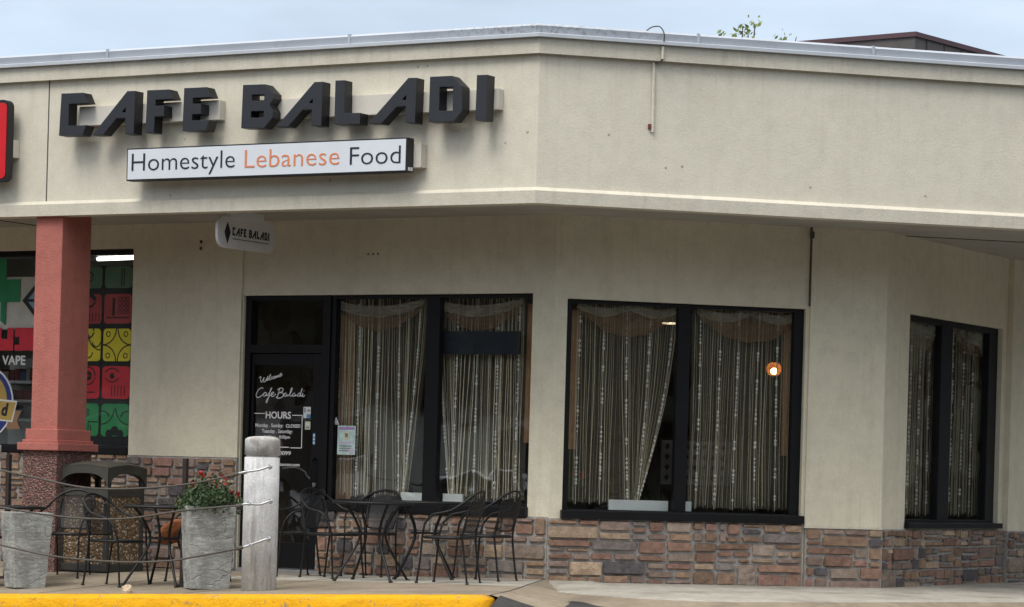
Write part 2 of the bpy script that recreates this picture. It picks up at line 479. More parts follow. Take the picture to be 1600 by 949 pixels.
def subchild(mb, name, m, parent, **k):
    return child(mb, name, m, parent, **k)
def smooth_path(pts, n=6):
    pts = [Vector(p) for p in pts]; out = []
    for i in range(len(pts) - 1):
        p0 = pts[max(i - 1, 0)]; p1 = pts[i]; p2 = pts[i + 1]; p3 = pts[min(i + 2, len(pts) - 1)]
        for k in range(n):
            t = k / n
            out.append(.5 * ((2 * p1) + (p2 - p0) * t + (2 * p0 - 5 * p1 + 4 * p2 - p3) * t * t + (3 * p1 - p0 - 3 * p2 + p3) * t ** 3))
    out.append(pts[-1]); return out

def text_into(mb, s, x0, x1, z0, z1, y, depth=.004, weight=0.0, mi=0, shear=0.0):
    """lettering filling the box x0..x1, z0..z1 (z0 = baseline, z1 = cap height of the first letter)"""
    c = bpy.data.curves.new('lettering', 'FONT'); c.body = s; c.offset = weight; c.resolution_u = 3; c.shear = shear
    t = bpy.data.objects.new('lettering', c); COL.objects.link(t)
    dg = bpy.context.evaluated_depsgraph_get(); me = bpy.data.meshes.new_from_object(t.evaluated_get(dg))
    bpy.data.objects.remove(t); bpy.data.curves.remove(c)
    xs = [v.co.x for v in me.vertices]
    a, b = min(xs), max(xs)
    CAP = .685
    sx = (x1 - x0) / (b - a); sz = (z1 - z0) / CAP
    vs = [mb.v(x0 + (v.co.x - a) * sx, y, z0 + v.co.y * sz) for v in me.vertices]
    fs = [mb.f([vs[i] for i in p.vertices], mi) for p in me.polygons]
    bpy.data.meshes.remove(me)
    if depth:
        r = bmesh.ops.extrude_face_region(mb.bm, geom=[f for f in fs if f])
        for g in r['geom']:
            if isinstance(g, bmesh.types.BMVert): g.co.y -= depth
    return mb

# ------------------------------------------------------------------ sweeps along the building's outline
OUT = [FL.p(-14, 0), Vector((C0[0], C0[1], 0)), FM.p(9, 0)]
def offset_path(path, o):
    res = []
    for i, p in enumerate(path):
        ns = []
        if i > 0: d = (path[i] - path[i - 1]).normalized(); ns.append(Vector((d.y, -d.x, 0)))
        if i < len(path) - 1: d = (path[i + 1] - path[i]).normalized(); ns.append(Vector((d.y, -d.x, 0)))
        if len(ns) == 1: res.append(p + ns[0] * o)
        else: res.append(p + (ns[0] + ns[1]) * (o / (1 + ns[0].dot(ns[1]))))
    return res
def sweep(mb, prof, path=OUT, mi=0):
    rows = []
    for o, z in prof: rows.append([mb.v(q.x, q.y, z) for q in offset_path(path, o)])
    n = len(rows); m = len(path)
    for i in range(n):
        A, B = rows[i], rows[(i + 1) % n]
        for k in range(m - 1): mb.f([A[k], A[k + 1], B[k + 1], B[k]], mi)
    mb.f([r[0] for r in rows], mi); mb.f([r[-1] for r in rows][::-1], mi)
    return mb

def wall_grid(mb, x0, x1, z0, z1, ops, y0, y1, mi=0):
    xs = sorted({x0, x1, *[v for o in ops for v in (o[0], o[1]) if x0 < v < x1]})
    zs = sorted({z0, z1, *[v for o in ops for v in (o[2], o[3]) if z0 < v < z1]})
    def solid(i, j):
        if i < 0 or j < 0 or i >= len(xs) - 1 or j >= len(zs) - 1: return False
        cx = (xs[i] + xs[i + 1]) / 2; cz = (zs[j] + zs[j + 1]) / 2
        return not any(o[0] < cx < o[1] and o[2] < cz < o[3] for o in ops)
    V = {}
    def g(i, j, y):
        k = (i, j, y)
        if k not in V: V[k] = mb.v(xs[i], y, zs[j])
        return V[k]
    for i in range(len(xs) - 1):
        for j in range(len(zs) - 1):
            if not solid(i, j): continue
            mb.f([g(i, j, y0), g(i + 1, j, y0), g(i + 1, j + 1, y0), g(i, j + 1, y0)], mi)
            mb.f([g(i, j, y1), g(i, j + 1, y1), g(i + 1, j + 1, y1), g(i + 1, j, y1)], mi)
            for di, dj, a, b in ((-1, 0, (i, j), (i, j + 1)), (1, 0, (i + 1, j), (i + 1, j + 1)), (0, -1, (i, j), (i + 1, j)), (0, 1, (i, j + 1), (i + 1, j + 1))):
                if not solid(i + di, j + dj): mb.f([g(*a, y0), g(*b, y0), g(*b, y1), g(*a, y1)], mi)
    return mb

# ------------------------------------------------------------------ ground
def street():
    mb = MB()
    base = [-400, -150, -70, -40, -25] + [-18 + .5 * i for i in range(73)] + [25, 40, 70, 150, 400]
    hub = FM.p(-.7, -1.7)
    rows = []
    for b in base:
        row = []
        for a in base:
            X, Y = a, b + 24
            x, y = FL.loc((X, Y))
            z = min(-.13, zk(max(-5.5, min(1.6, x))) - .15)
            d = (Vector((X, Y, 0)) - hub).length
            z += .075 * math.exp(-(d / 1.1) ** 2)
            if -y < .3 and abs(x) < 60 and y < 60: z = min(z, -.3)
            row.append(mb.v(X, Y, z))
        rows.append(row)
    for A, B in zip(rows, rows[1:]):
        for i in range(len(A) - 1): mb.f([A[i], A[i + 1], B[i + 1], B[i]])
    o = mb.build('ground', M_ASPH, smooth=True, normals=False)
    tag(o, 'dark asphalt of the parking lot running away from the kerb', 'ground', kind='structure')
street()

def pavement():
    mb = MB()
    no = 30; nx = 60; KO = 3.585
    rows = []
    for j in range(no + 1):
        o = KO * j / no
        row = []
        for i in range(nx + 1):
            t = i / nx
            x = -14 + (14 + .42 * o) * t
            row.append(mb.v(*FL.p(x, -o, pave(x, o))))
        rows.append(row)
    for j in range(no):
        o = KO * (j + .5) / no
        for i in range(nx):
            x = -14 + (14 + .42 * o) * ((i + .5) / nx)
            mi = 1 if (o > 1.5 or x < -2.55) else 0
            mb.f([rows[j][i], rows[j][i + 1], rows[j + 1][i + 1], rows[j + 1][i]], mi)
    # right-hand edge running down to the ramp
    for j in range(no):
        a, b = rows[j][-1], rows[j + 1][-1]
        n = FL.x * .5
        c = mb.v(a.co.x + n.x, a.co.y + n.y, a.co.z - .10); d = mb.v(b.co.x + n.x, b.co.y + n.y, b.co.z - .12)
        mb.f([a, c, d, b], 1)
    a = rows[-1][-1].co.copy(); n = FL.x * .5; q = FL.y * -.45
    a = a + FL.x * .07 + FL.y * .02
    P_ = [a, a + n + Vector((0, 0, -.12)), a + n + q * .6 + Vector((0, 0, -.2)), a + q + Vector((0, 0, -.25))]
    for i in range(4): P_[i] = mb.v(*P_[i])
    mb.f(P_[::-1], 2)
    o = mb.build('pavement', [M_SLAB, M_SLABT, M_ASPH], smooth=False, normals=False)
    tag(o, 'dusty concrete pavement in front of the cafe door behind the yellow kerb', 'pavement', kind='structure')
    for x in (-3.1, -1.55, -.02):
        mb = MB(); prev = None
        for k in range(19):
            o_ = .02 + 3.5 * k / 18; xx = x + (.42 * o_ if x > -.1 else 0)
            a_, b_ = mb.v(*FL.p(xx - .008, -o_, pave(xx, o_) + .004)), mb.v(*FL.p(xx + .008, -o_, pave(xx, o_) + .004))
            if prev: mb.f([prev[0], prev[1], b_, a_])
            prev = (a_, b_)
        tag(mb.build('pavement_joint', M_CAULK, normals=False), 'dark joint line across the concrete pavement', 'joint', kind='structure')
    # slab in front of the right-hand windows, with a rolled edge
    mb = MB()
    W_ = [FL.p(-.02, 0), FM.p(.1, 0), FM.p(.5, 0), FM.p(1.0, 0), FM.p(1.7, 0), FM.p(2.4, 0), FM.p(3.248, 0), FR.p(1.2, 0), FR.p(3.2, 0), FR.p(8, 0)]
    E_ = [FL.p(.24, -.60), FM.p(-.22, -1.45), FM.p(.10, -2.30), FM.p(.60, -2.72), FM.p(1.25, -2.62), FM.p(2.1, -2.35), FM.p(3.2, -1.95), FM.p(4.4, -1.62), FM.p(6.2, -1.45), FM.p(11, -1.4)]
    W_ = smooth_path(W_, 6); E_ = smooth_path(E_, 6)
    rows = []
    prof = [(0, 0, .022), (.35, 0, .012), (.7, 0, -.006), (.93, 0, -.018), (1.0, 0, -.026), (1, .06, -.042), (1, .22, -.075), (1, .42, -.105), (1, .6, -.13), (1, .64, -.35)]
    for i, (a, b) in enumerate(zip(W_, E_)):
        d = (b - a).normalized()
        i0, i1 = max(0, i - 1), min(len(E_) - 1, i + 1)
        tt = (E_[i1] - E_[i0]).normalized(); nn = Vector((tt.y, -tt.x, 0))
        row = []
        for t, ex, z in prof:
            q = a.lerp(b, t) + nn * ex
            row.append(mb.v(q.x, q.y, z + (.012 if i < 12 and t < .5 else 0)))
        rows.append(row)
    for A, B in zip(rows, rows[1:]):
        for k in range(len(prof) - 1): mb.f([A[k], B[k], B[k + 1], A[k + 1]], 1 if k >= 4 else 0)
    o = mb.build('pavement', [M_SLAB, M_SLABT], smooth=True, normals=True)
    tag(o, 'pale concrete walk with a rolled edge below the right hand cafe windows', 'pavement', kind='structure')
    # painted kerb
    mb = MB()
    secs = []
    prof = [(3.588, .0), (3.70, -.002), (3.755, -.012), (3.785, -.04), (3.80, -.2), (3.80, -.4), (3.588, -.4)]
    xs = [-14 + i * .25 for i in range(62)] + [1.45, 1.49, 1.52, 1.54]
    for x in xs:
        end = max(0, (x - 1.40) / .14)
        dz = -.035 * end ** 3
        sec = []
        for o_, z in prof:
            wob = random.Random(int(x * 100) + int(o_ * 1000)).uniform(-.003, .003)
            oo = o_ if o_ < 3.6 else o_ - .04 * end ** 2
            q = FL.p(x, -(oo + wob), zk(x) + .004 + z + (dz if z > -.1 else 0)); sec.append(mb.v(*q))
        secs.append(sec)
    for A, B in zip(secs, secs[1:]):
        n = len(prof)
        for k in range(n): mb.f([A[k], A[(k + 1) % n], B[(k + 1) % n], B[k]])
    mb.f(secs[0]); mb.f(secs[-1][::-1])
    o = mb.build('kerb', M_KERB, smooth=True)
    tag(o, 'yellow painted concrete kerb edging the pavement', 'kerb', kind='structure')
pavement()

# ------------------------------------------------------------------ the building
BLD = empty('strip_mall_building', Matrix.Translation(FL.o), 'beige stucco strip mall building with a deep canopy and stone veneer base', 'building')

# canopy
mb = MB(); sweep(mb, [(1.5, 3.47), (1.5, 4.70), (1.2, 4.70), (1.2, 3.47)]); mb.build('fascia', M_FASCIA, BLD)
mb = MB(); sweep(mb, [(1.502, 4.655), (1.555, 4.64), (1.56, 4.785), (1.3, 4.785), (1.3, 4.655)]); mb.build('trim_band', M_TRIM, BLD)
mb = MB(); sweep(mb, [(1.54, 3.345), (1.545, 3.455), (1.502, 3.488), (1.36, 3.488), (1.36, 3.345)]); mb.build('lower_band', M_TRIM, BLD)
mb = MB(); sweep(mb, [(1.575, 4.815), (1.585, 4.875), (1.57, 4.893), (1.1, 4.893), (1.1, 4.787), (1.562, 4.787)]); cp = mb.build('coping', M_COPING, BLD)
mb = MB(); sweep(mb, [(1.60, 4.778), (1.603, 4.806), (1.578, 4.814), (1.568, 4.80), (1.565, 4.778)]); mb.build('drip_edge', M_LIP, cp)
for x, fr in ((-4.02, FL), (-1.3, FL), (.79, FM), (2.43, FM), (4.6, FM)):
    mb = MB()
    q = [fr.p(a, -o, z) for z in (4.792, 4.897) for o in (1.50, 1.592) for a in (x - .012, x + .012)]
    vs = [mb.v(*p) for p in q]
    for a in ((0, 2, 3, 1), (4, 5, 7, 6), (0, 1, 5, 4), (2, 6, 7, 3), (0, 4, 6, 2), (1, 3, 7, 5)): mb.f([vs[i] for i in a])
    mb.build('coping_seam', M_COPING, cp)
# roof and soffit
def poly_sheet(pts, z, flip=False):
    mb = MB(); vs = [mb.v(p.x, p.y, z) for p in pts]; mb.f(vs[::-1] if flip else vs); return mb
op = offset_path(OUT, 1.3)
poly_sheet(op + [FM.p(9, 14), FL.p(-14, 14)], 4.72).build('roof', M_ROOF, BLD)
op = offset_path(OUT, 1.37)
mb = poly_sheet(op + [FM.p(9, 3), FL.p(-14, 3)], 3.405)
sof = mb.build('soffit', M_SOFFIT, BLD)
for fr, x, y, a, b in ((FL, -6.0, -.7, .012, 1.3), (FM, 5.2, .35, 4.0, .02)):
    m = Matrix.Translation(fr.p(x, y, 3.402)) @ Matrix.Rotation(fr.ang, 4, 'Z')
    MB().obox(m, a, b, .007).build('soffit_joint', M_CAULK, sof)
# fascia expansion joint
MB().box(-4.777, -4.765, -1.503, -1.49, 3.49, 4.65).build('fascia_joint', M_CAULK, BLD, FL.m)

# walls
ND = dict(x0=-3.49, x1=-.235)
mb = MB(); wall_grid(mb, -14, 0, -.35, 3.42, [(-9.6, -4.835, 1.12, 3.165), (-3.49, -2.57, -.4, 2.68), (-2.571, -.235, .62, 2.68)], 0, .2)
mb.build('wall', M_WALL, BLD, FL.m)
mb = MB(); wall_grid(mb, .0, 3.248, -.35, 3.42, [(.12, 2.46, .64, 2.635)], 0, .2); mb.build('wall', M_WALL, BLD, FM.m)
mb = MB(); wall_grid(mb, .0, 9, -.35, 3.42, [(.64, 3.165, .60, 2.665)], 0, .2); mb.build('wall', M_WALL, BLD, FR.m)
# stucco piers standing a little proud
MB().box(-4.832, -3.50, -.035, .0, 1.09, 3.404).build('pier', M_WALL, BLD, FL.m)
MB().box(2.492, 3.262, -.03, .0, .575, 3.404).build('pier', M_WALL, BLD, FM.m)
MB().box(3.30, 5.2, -.06, .0, .56, 3.404).build('pier', M_WALL, BLD, FR.m)
MB().box(2.481, 2.490, -.034, .0, 2.66, 3.404).box(2.462, 2.505, -.045, -.036, 3.30, 3.36).build('caulk_joint', M_CAULK, BLD, FM.m)
MB().box(2.48, 3.27, -.062, -.031, .572, .592).build('ledge', M_TRIM, BLD, FM.m)
# screw holes and stubs left on the wall
for a, b in ((-2.06, 3.065), (-2.005, 3.067), (-1.95, 3.066)): MB().ball((a, 0, b), .011, .006, .011, 8, 4).build('screw_hole', M_CAULK, BLD, FL.m)
for z in (3.20, 3.135): MB().ball((-4.0, -.04, z + .012), .013, .02, .018, 8, 5).build('conduit_stub', mat('rust_mark', (.16, .05, .04), .8), BLD, FL.m)
M_PATCH = mat('patch_paint', (.46, .41, .335), .9)
for x, z, r in ((-.62, 4.585, .014), (-.52, 4.59, .012), (.52, 3.97, .015), (.30, 3.88, .010), (-1.52, 3.60, .016), (-3.15, 4.03, .010), (-3.3, 3.51, .012)):
    MB().ball((x, -1.5, z), r, .005, r, 8, 4).build('patch_mark', M_PATCH, BLD, FL.m)
for x, z in ((.02, 3.98), (1.9, 3.62), (3.0, 3.60), (.55, 3.72), (.7, 3.74)):
    MB().ball((x, -1.5, z), .012, .005, .012, 8, 4).build('patch_mark', M_PATCH, BLD, FM.m)

# stone veneer -------------------------------------------------------
TONES = [((.31, .205, .14), 6), ((.26, .155, .115), 5), ((.25, .18, .15), 5), ((.21, .18, .165), 4), ((.11, .10, .105), 2), ((.42, .31, .22), 3), ((.25, .165, .115), 5), ((.31, .18, .145), 3), ((.30, .235, .19), 4)]
TONELIST = [c for c, n in TONES for _ in range(n)]
def veneer(fr, x0, x1, z0, z1, seed, rowh=(.055, .115), wid=(.12, .40), y=-.01, depth=.038, bright=1.0):
    rr = random.Random(seed); stones = []
    H = z1 - z0; nb = max(2, round(H / rr.uniform(.165, .205))); cuts = [z0]
    for b in range(nb - 1): cuts.append(z0 + H * (b + 1 + rr.uniform(-.18, .18)) / nb)
    cuts.append(z1)
    for a, b in zip(cuts, cuts[1:]):
        x = x0 + (0 if rr.random() < .5 else -.0)
        while x < x1 - .01:
            wd = rr.uniform(wid[0] * 1.1, wid[1] * 1.25)
            if x + wd > x1 - .11: wd = x1 - x
            k = rr.random(); h = b - a
            def row(za, zb, n):
                n = min(n, max(1, int(wd / (1.5 * (zb - za)))))
                q = [x] + sorted(x + wd * ((i_ + 1 + rr.uniform(-.25, .25)) / n) for i_ in range(n - 1)) + [x + wd]
                for u, v in zip(q, q[1:]): stones.append((u, v, za, zb))
            if k < .06 and wd < .22: row(a, b, 1)
            elif k < .55:
                m_ = a + h * rr.uniform(.32, .68); row(a, m_, 2 if wd > .30 and rr.random() < .6 else 1); row(m_, b, 2 if wd > .26 and rr.random() < .6 else 1)
            elif k < .85:
                m_ = a + h * rr.uniform(.26, .40); n_ = a + h * rr.uniform(.60, .74)
                row(a, m_, 2 if wd > .3 and rr.random() < .5 else 1); row(m_, n_, 2 if wd > .25 else 1); row(n_, b, 2 if wd > .3 and rr.random() < .4 else 1)
            else:
                m_ = x + wd * rr.uniform(.3, .45); w0 = wd
                tq = a + h * rr.uniform(.4, .6); stones.append((x, m_, a, tq)); stones.append((x, m_, tq, b)); xs_, x, wd = x, m_, wd - (m_ - x)
                t_ = a + h * rr.uniform(.35, .65); row(a, t_, 1); row(t_, b, 1); x, wd = xs_, w0
            x += wd
    mb = MB(); bm = mb.bm; lay = bm.verts.layers.float_color.new('tone')
    for sx0, sx1, sz0, sz1 in stones:
        j = rr.uniform(.005, .012); tone = rr.choice(TONELIST); br = rr.uniform(.85, 1.3) * bright * 1.06
        col = tuple(c * br for c in tone) + (1,)
        ax, bx, az, bz = sx0 + j, sx1 - j, sz0 + j, sz1 - j
        if bx - ax < .02 or bz - az < .015: continue
        nx = max(3, int((bx - ax) / .045)); nz = max(3, int((bz - az) / .03))
        d = depth * rr.uniform(.65, 1.15); tilt = rr.uniform(-.25, .25)
        cj = [(rr.uniform(-.014, .014), rr.uniform(-.010, .010)) for _ in range(4)]
        g = {}
        for i in range(nx + 1):
            for k in range(nz + 1):
                u, v = i / nx, k / nz
                px = ax + (bx - ax) * u; pz = az + (bz - az) * v
                px += (cj[0][0] * (1 - u) * (1 - v) + cj[1][0] * u * (1 - v) + cj[2][0] * u * v + cj[3][0] * (1 - u) * v)
                pz += (cj[0][1] * (1 - u) * (1 - v) + cj[1][1] * u * (1 - v) + cj[2][1] * u * v + cj[3][1] * (1 - u) * v)
                e_ = i in (0, nx) or k in (0, nz)
                if e_:
                    yy = y + .004
                    if i in (0, nx) and k in (0, nz):
                        px += (.011 if i == 0 else -.011); pz += (.009 if k == 0 else -.009)
                    px += rr.uniform(-.004, .004); pz += rr.uniform(-.004, .004)
                else:
                    near = i in (1, nx - 1) or k in (1, nz - 1)
                    if i == 1: px = ax + .010
                    if i == nx - 1: px = bx - .010
                    if k == 1: pz = az + .008
                    if k == nz - 1: pz = bz - .008
                    yy = y - d * (.8 if near else 1.0) + tilt * d * (v - .5) + rr.uniform(-.005, .005)
                vv = bm.verts.new((px, yy, pz)); vv[lay] = col; g[i, k] = vv
        for i in range(nx):
            for k in range(nz): mb.f([g[i, k], g[i + 1, k], g[i + 1, k + 1], g[i, k + 1]])
    mo = MB().box(x0, x1, y, 0.0, z0 - .2, z1)
    base = mo.build('stone_base', M_MORTAR, BLD, fr.m)
    o = mb.build('veneer_stones', M_STONE, base, fr.m, normals=False)
    return base
veneer(FL, -9.6, -4.84, -.04, 1.10, 3, (.09, .16), (.25, .55), y=-.02)
veneer(FL, -4.835, -3.50, -.03, 1.085, 8, (.09, .17), (.25, .5), y=-.042)
veneer(FL, -2.562, -.012, .0, .615, 11, bright=.95)
veneer(FM, -.012, 2.48, .01, .605, 21)
veneer(FM, 2.497, 3.275, .0, .575, 35, y=-.045)
veneer(FR, .0, 3.30, -.02, .575, 44, y=-.012, bright=.8)
veneer(FR, 3.30, 6.5, -.06, .56, 52, y=-.065, bright=.75)

# column -------------------------------------------------------------
CX0, CX1, CY0, CY1 = -4.90, -4.58, -1.48, -1.04
colm = MB().box(CX0, CX1, CY0, CY1, 1.30, 3.46).build('column', M_RED, BLD, FL.m, bevel=.008)
mb = MB()
mb.box(CX0 - .035, CX1 + .035, CY0 - .035, CY1 + .035, 1.205, 1.31)
mb.box(CX0 - .055, CX1 + .055, CY0 - .055, CY1 + .055, 1.175, 1.208)
mb.box(CX0 - .09, CX1 + .09, CY0 - .09, CY1 + .09, 1.105, 1.178)
mb.build('plinth_moulding', M_RED, colm, FL.m, bevel=.01)
MB().box(CX0 - .045, CX1 + .045, CY0 - .045, CY1 + .045, -.25, 1.108).build('pedestal', M_REDSTONE, colm, FL.m, bevel=.008)

# windows ------------------------------------------------------------
def window(fr, x0, x1, z0, z1, mull, left=.05, right=.05, top=.035, bot=.05, y0=.05, y1=.13, sill=None):
    mb = MB()
    mb.box(x0, x1, y0, y1, z1 - top, z1)
    mb.box(x0, x1, y0, y1, z0, z0 + bot)
    mb.box(x0, x0 + left, y0, y1, z0 + bot, z1 - top)
    mb.box(x1 - right, x1, y0, y1, z0 + bot, z1 - top)
    edges = [x0 + left]
    for a, b in mull:
        mb.box(a, b, y0, y1, z0 + bot, z1 - top); edges += [a, b]
    edges.append(x1 - right)
    f = mb.build('window', M_BLACK, BLD, fr.m, bevel=.004)
    for a, b in zip(edges[::2], edges[1::2]):
        MB().box(a - .003, b + .003, (y0 + y1) / 2 - .004, (y0 + y1) / 2 + .004, z0 + bot - .003, z1 - top + .003).build('pane', M_GLASS, f, fr.m)
    if sill:
        MB().box(sill[0], sill[1], -.055, y0 + .02, sill[2], sill[3]).build('sill', M_BLACK, f, fr.m, bevel=.008)
    return f
WL = window(FL, -2.49, -.237, .665, 2.678, [(-1.415, -1.268)], left=.05, right=.025, sill=(-2.585, -.225, .600, .700))
WM2 = window(FM, .122, 2.458, .645, 2.633, [(1.215, 1.335)], left=.06, right=.095, sill=(.105, 2.478, .606, .685))
WR = window(FR, .642, 3.163, .60, 2.663, [(1.60, 1.90)], left=.06, right=.24, top=.06, bot=.07, sill=(.630, 3.18, .585, .640))
WN = window(FL, -9.6, -4.837, 1.125, 3.163, [(-7.35, -7.25)], left=.05, right=.02, top=.05, bot=.05, sill=(-9.65, -4.839, 1.09, 1.165))
# door ---------------------------------------------------------------
mb = MB()
mb.box(-3.487, -3.42, .03, .15, .0, 2.677)          # frame
mb.box(-2.58, -2.492, .03, .15, .0, 2.677)
mb.box(-3.42, -2.58, .03, .15, 2.12, 2.20)
mb.box(-3.42, -2.58, .03, .15, 2.63, 2.677)
door = mb.build('door', M_DOORM, BLD, FL.m, bevel=.004)
mb = MB()
mb.box(-3.412, -3.385, .055, .105, .03, 2.112); mb.box(-2.69, -2.588, .055, .105, .03, 2.112)
mb.box(-3.385, -2.69, .055, .105, 2.0, 2.112); mb.box(-3.385, -2.69, .055, .105, .03, .28)
mb.build('door_leaf', M_DOORM, door, FL.m, bevel=.004)
MB().box(-3.388, -2.687, .078, .084, .277, 2.003).build('pane', M_GLASS, door, FL.m)
MB().box(-3.423, -2.577, .086, .094, 2.198, 2.633).build('pane', M_GLASS, door, FL.m)
mb = MB(); mb.tube([(-2.64, .05, .75), (-2.64, 0.0, .77), (-2.64, -.01, 1.0), (-2.64, -.01, 1.08), (-2.64, .05, 1.1)], .012, 8)
mb.build('handle', M_DOORM, door, FL.m)
MB().lathe([(.001, 0), (.022, 0), (.022, .02), (.001, .022)], 14).build('lock', M_ALU, door, FL.m @ Matrix.Translation((-2.64, .055, .845)) @ Matrix.Rotation(R(90), 4, 'X'))
MB().box(-3.47, -2.5, -.05, .14, -.06, .018).build('threshold', M_ALU, door, FL.m, bevel=.005)

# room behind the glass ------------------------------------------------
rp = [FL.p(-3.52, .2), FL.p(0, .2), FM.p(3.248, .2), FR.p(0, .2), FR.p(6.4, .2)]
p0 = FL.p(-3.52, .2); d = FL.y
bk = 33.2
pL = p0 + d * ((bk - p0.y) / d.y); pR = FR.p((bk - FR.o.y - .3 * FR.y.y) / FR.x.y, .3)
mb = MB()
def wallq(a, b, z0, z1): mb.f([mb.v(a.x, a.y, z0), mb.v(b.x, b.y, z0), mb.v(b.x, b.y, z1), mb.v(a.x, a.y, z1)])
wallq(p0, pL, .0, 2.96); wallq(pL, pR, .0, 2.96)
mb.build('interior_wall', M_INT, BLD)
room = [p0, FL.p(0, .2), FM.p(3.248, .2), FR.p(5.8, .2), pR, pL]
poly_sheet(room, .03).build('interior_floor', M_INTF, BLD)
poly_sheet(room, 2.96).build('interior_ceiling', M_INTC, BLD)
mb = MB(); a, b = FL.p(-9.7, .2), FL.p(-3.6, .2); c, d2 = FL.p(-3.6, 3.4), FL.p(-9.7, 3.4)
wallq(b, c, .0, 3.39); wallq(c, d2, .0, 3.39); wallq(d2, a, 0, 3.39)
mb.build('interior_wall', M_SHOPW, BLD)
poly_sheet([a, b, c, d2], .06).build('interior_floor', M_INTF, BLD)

# ------------------------------------------------------------------ signs
LET = dict(
 C=[[(-4.446, 4.48), (-4.185, 4.477), (-4.134, 4.378), (-4.352, 4.376), (-4.354, 4.171), (-4.139, 4.170), (-4.181, 4.075), (-4.462, 4.080)]],
 A=[[(-3.668, 4.47), (-3.574, 4.469), (-3.58, 4.067), (-3.679, 4.067), (-3.681, 4.222), (-3.785, 4.221), (-3.938, 4.07), (-4.066, 4.072)], [(-3.681, 4.320), (-3.680, 4.272), (-3.724, 4.274)]],
 F=[[(-3.436, 4.468), (-3.184, 4.466), (-3.135, 4.376), (-3.336, 4.374), (-3.337, 4.319), (-3.238, 4.32), (-3.236, 4.22), (-3.343, 4.219), (-3.347, 4.069), (-3.445, 4.072)]],
 E=[[(-3.013, 4.47), (-2.759, 4.469), (-2.713, 4.375), (-2.911, 4.374), (-2.913, 4.322), (-2.817, 4.32), (-2.817, 4.224), (-2.915, 4.223), (-2.915, 4.168), (-2.718, 4.166), (-2.754, 4.067), (-3.02, 4.074)]],
 B=[[(-2.352, 4.471), (-2.11, 4.467), (-2.012, 4.376), (-2.010, 4.335), (-2.053, 4.278), (-2.016, 4.215), (-2.016, 4.16), (-2.106, 4.070), (-2.36, 4.076)], [(-2.251, 4.378), (-2.112, 4.374), (-2.115, 4.318), (-2.249, 4.323)], [(-2.255, 4.228), (-2.114, 4.224), (-2.114, 4.163), (-2.255, 4.169)]],
 A2=[[(-1.571, 4.463), (-1.481, 4.463), (-1.485, 4.068), (-1.589, 4.070), (-1.592, 4.219), (-1.69, 4.215), (-1.844, 4.072), (-1.973, 4.076)], [(-1.584, 4.315), (-1.583, 4.273), (-1.626, 4.275)]],
 L=[[(-1.346, 4.467), (-1.247, 4.466), (-1.242, 4.172), (-1.072, 4.168), (-1.073, 4.068), (-1.346, 4.074)]],
 A3=[[(-.578, 4.456), (-.490, 4.454), (-.497, 4.056), (-.593, 4.060), (-.598, 4.209), (-.694, 4.205), (-.85, 4.061), (-.983, 4.070)], [(-.596, 4.305), (-.595, 4.262), (-.638, 4.264)]],
 D=[[(-.354, 4.456), (-.13, 4.455), (-.022, 4.358), (-.017, 4.142), (-.099, 4.055), (-.356, 4.060)], [(-.253, 4.361), (-.115, 4.357), (-.113, 4.151), (-.251, 4.153)]],
 I=[[(.124, 4.45), (.231, 4.448), (.226, 4.052), (.119, 4.056)]])
SG = empty('channel_letter_sign', FL.m @ Matrix.Translation((-2.1, -1.5, 4.27)), 'bold black block letters reading CAFE BALADI across the canopy front', 'sign')
for k, l in LET.items():
    MB().prism(l[0], -1.722, -1.592, l[1:], 0, 1).build('letter', [M_LETTER, M_LETSIDE], SG, FL.m, bevel=.004)
MB().box(-4.33, -2.70, -1.590, -1.502, 4.185, 4.365).build('raceway', M_RACE, SG, FL.m, bevel=.004)
MB().box(-2.28, .27, -1.590, -1.502, 4.165, 4.345).build('raceway', M_RACE, SG, FL.m, bevel=.004)

BX = empty('light_box_sign', FL.m @ Matrix.Translation((-2.1, -1.5, 3.78)), 'long white light box sign reading Homestyle Lebanese Food below the big letters', 'sign')
MB().box(-3.66, -.575, -1.708, -1.60, 3.632, 3.935).build('cabinet', M_LETSIDE, BX, FL.m, bevel=.004)
MB().box(-3.645, -.59, -1.713, -1.706, 3.645, 3.922).build('face_panel', M_BOXFACE, BX, FL.m)
MB().box(-3.5, -.50, -1.60, -1.502, 3.68, 3.89).build('mounting_raceway', M_RACE, BX, FL.m, bevel=.004)
mb = MB(); text_into(mb, 'Homestyle', -3.597, -2.425, 3.722, 3.886, -1.714, .003, -.011)
mb.build('lettering', M_INK, BX, FL.m, normals=False); mb = MB(); text_into(mb, 'Food', -1.172, -.640, 3.708, 3.868, -1.714, .003, -.011)
mb.build('lettering', M_INK, BX, FL.m, normals=False)
mb = MB(); text_into(mb, 'Lebanese', -2.313, -1.285, 3.715, 3.880, -1.714, .003, -.011)
mb.build('lettering', M_ORANGE, BX, FL.m, normals=False)
MB().box(-.5745, -.573, -1.69, -1.655, 3.645, 3.675).box(-.5745, -.573, -1.648, -1.615, 3.645, 3.678).build('rating_sticker', M_WHITEV, BX, FL.m)

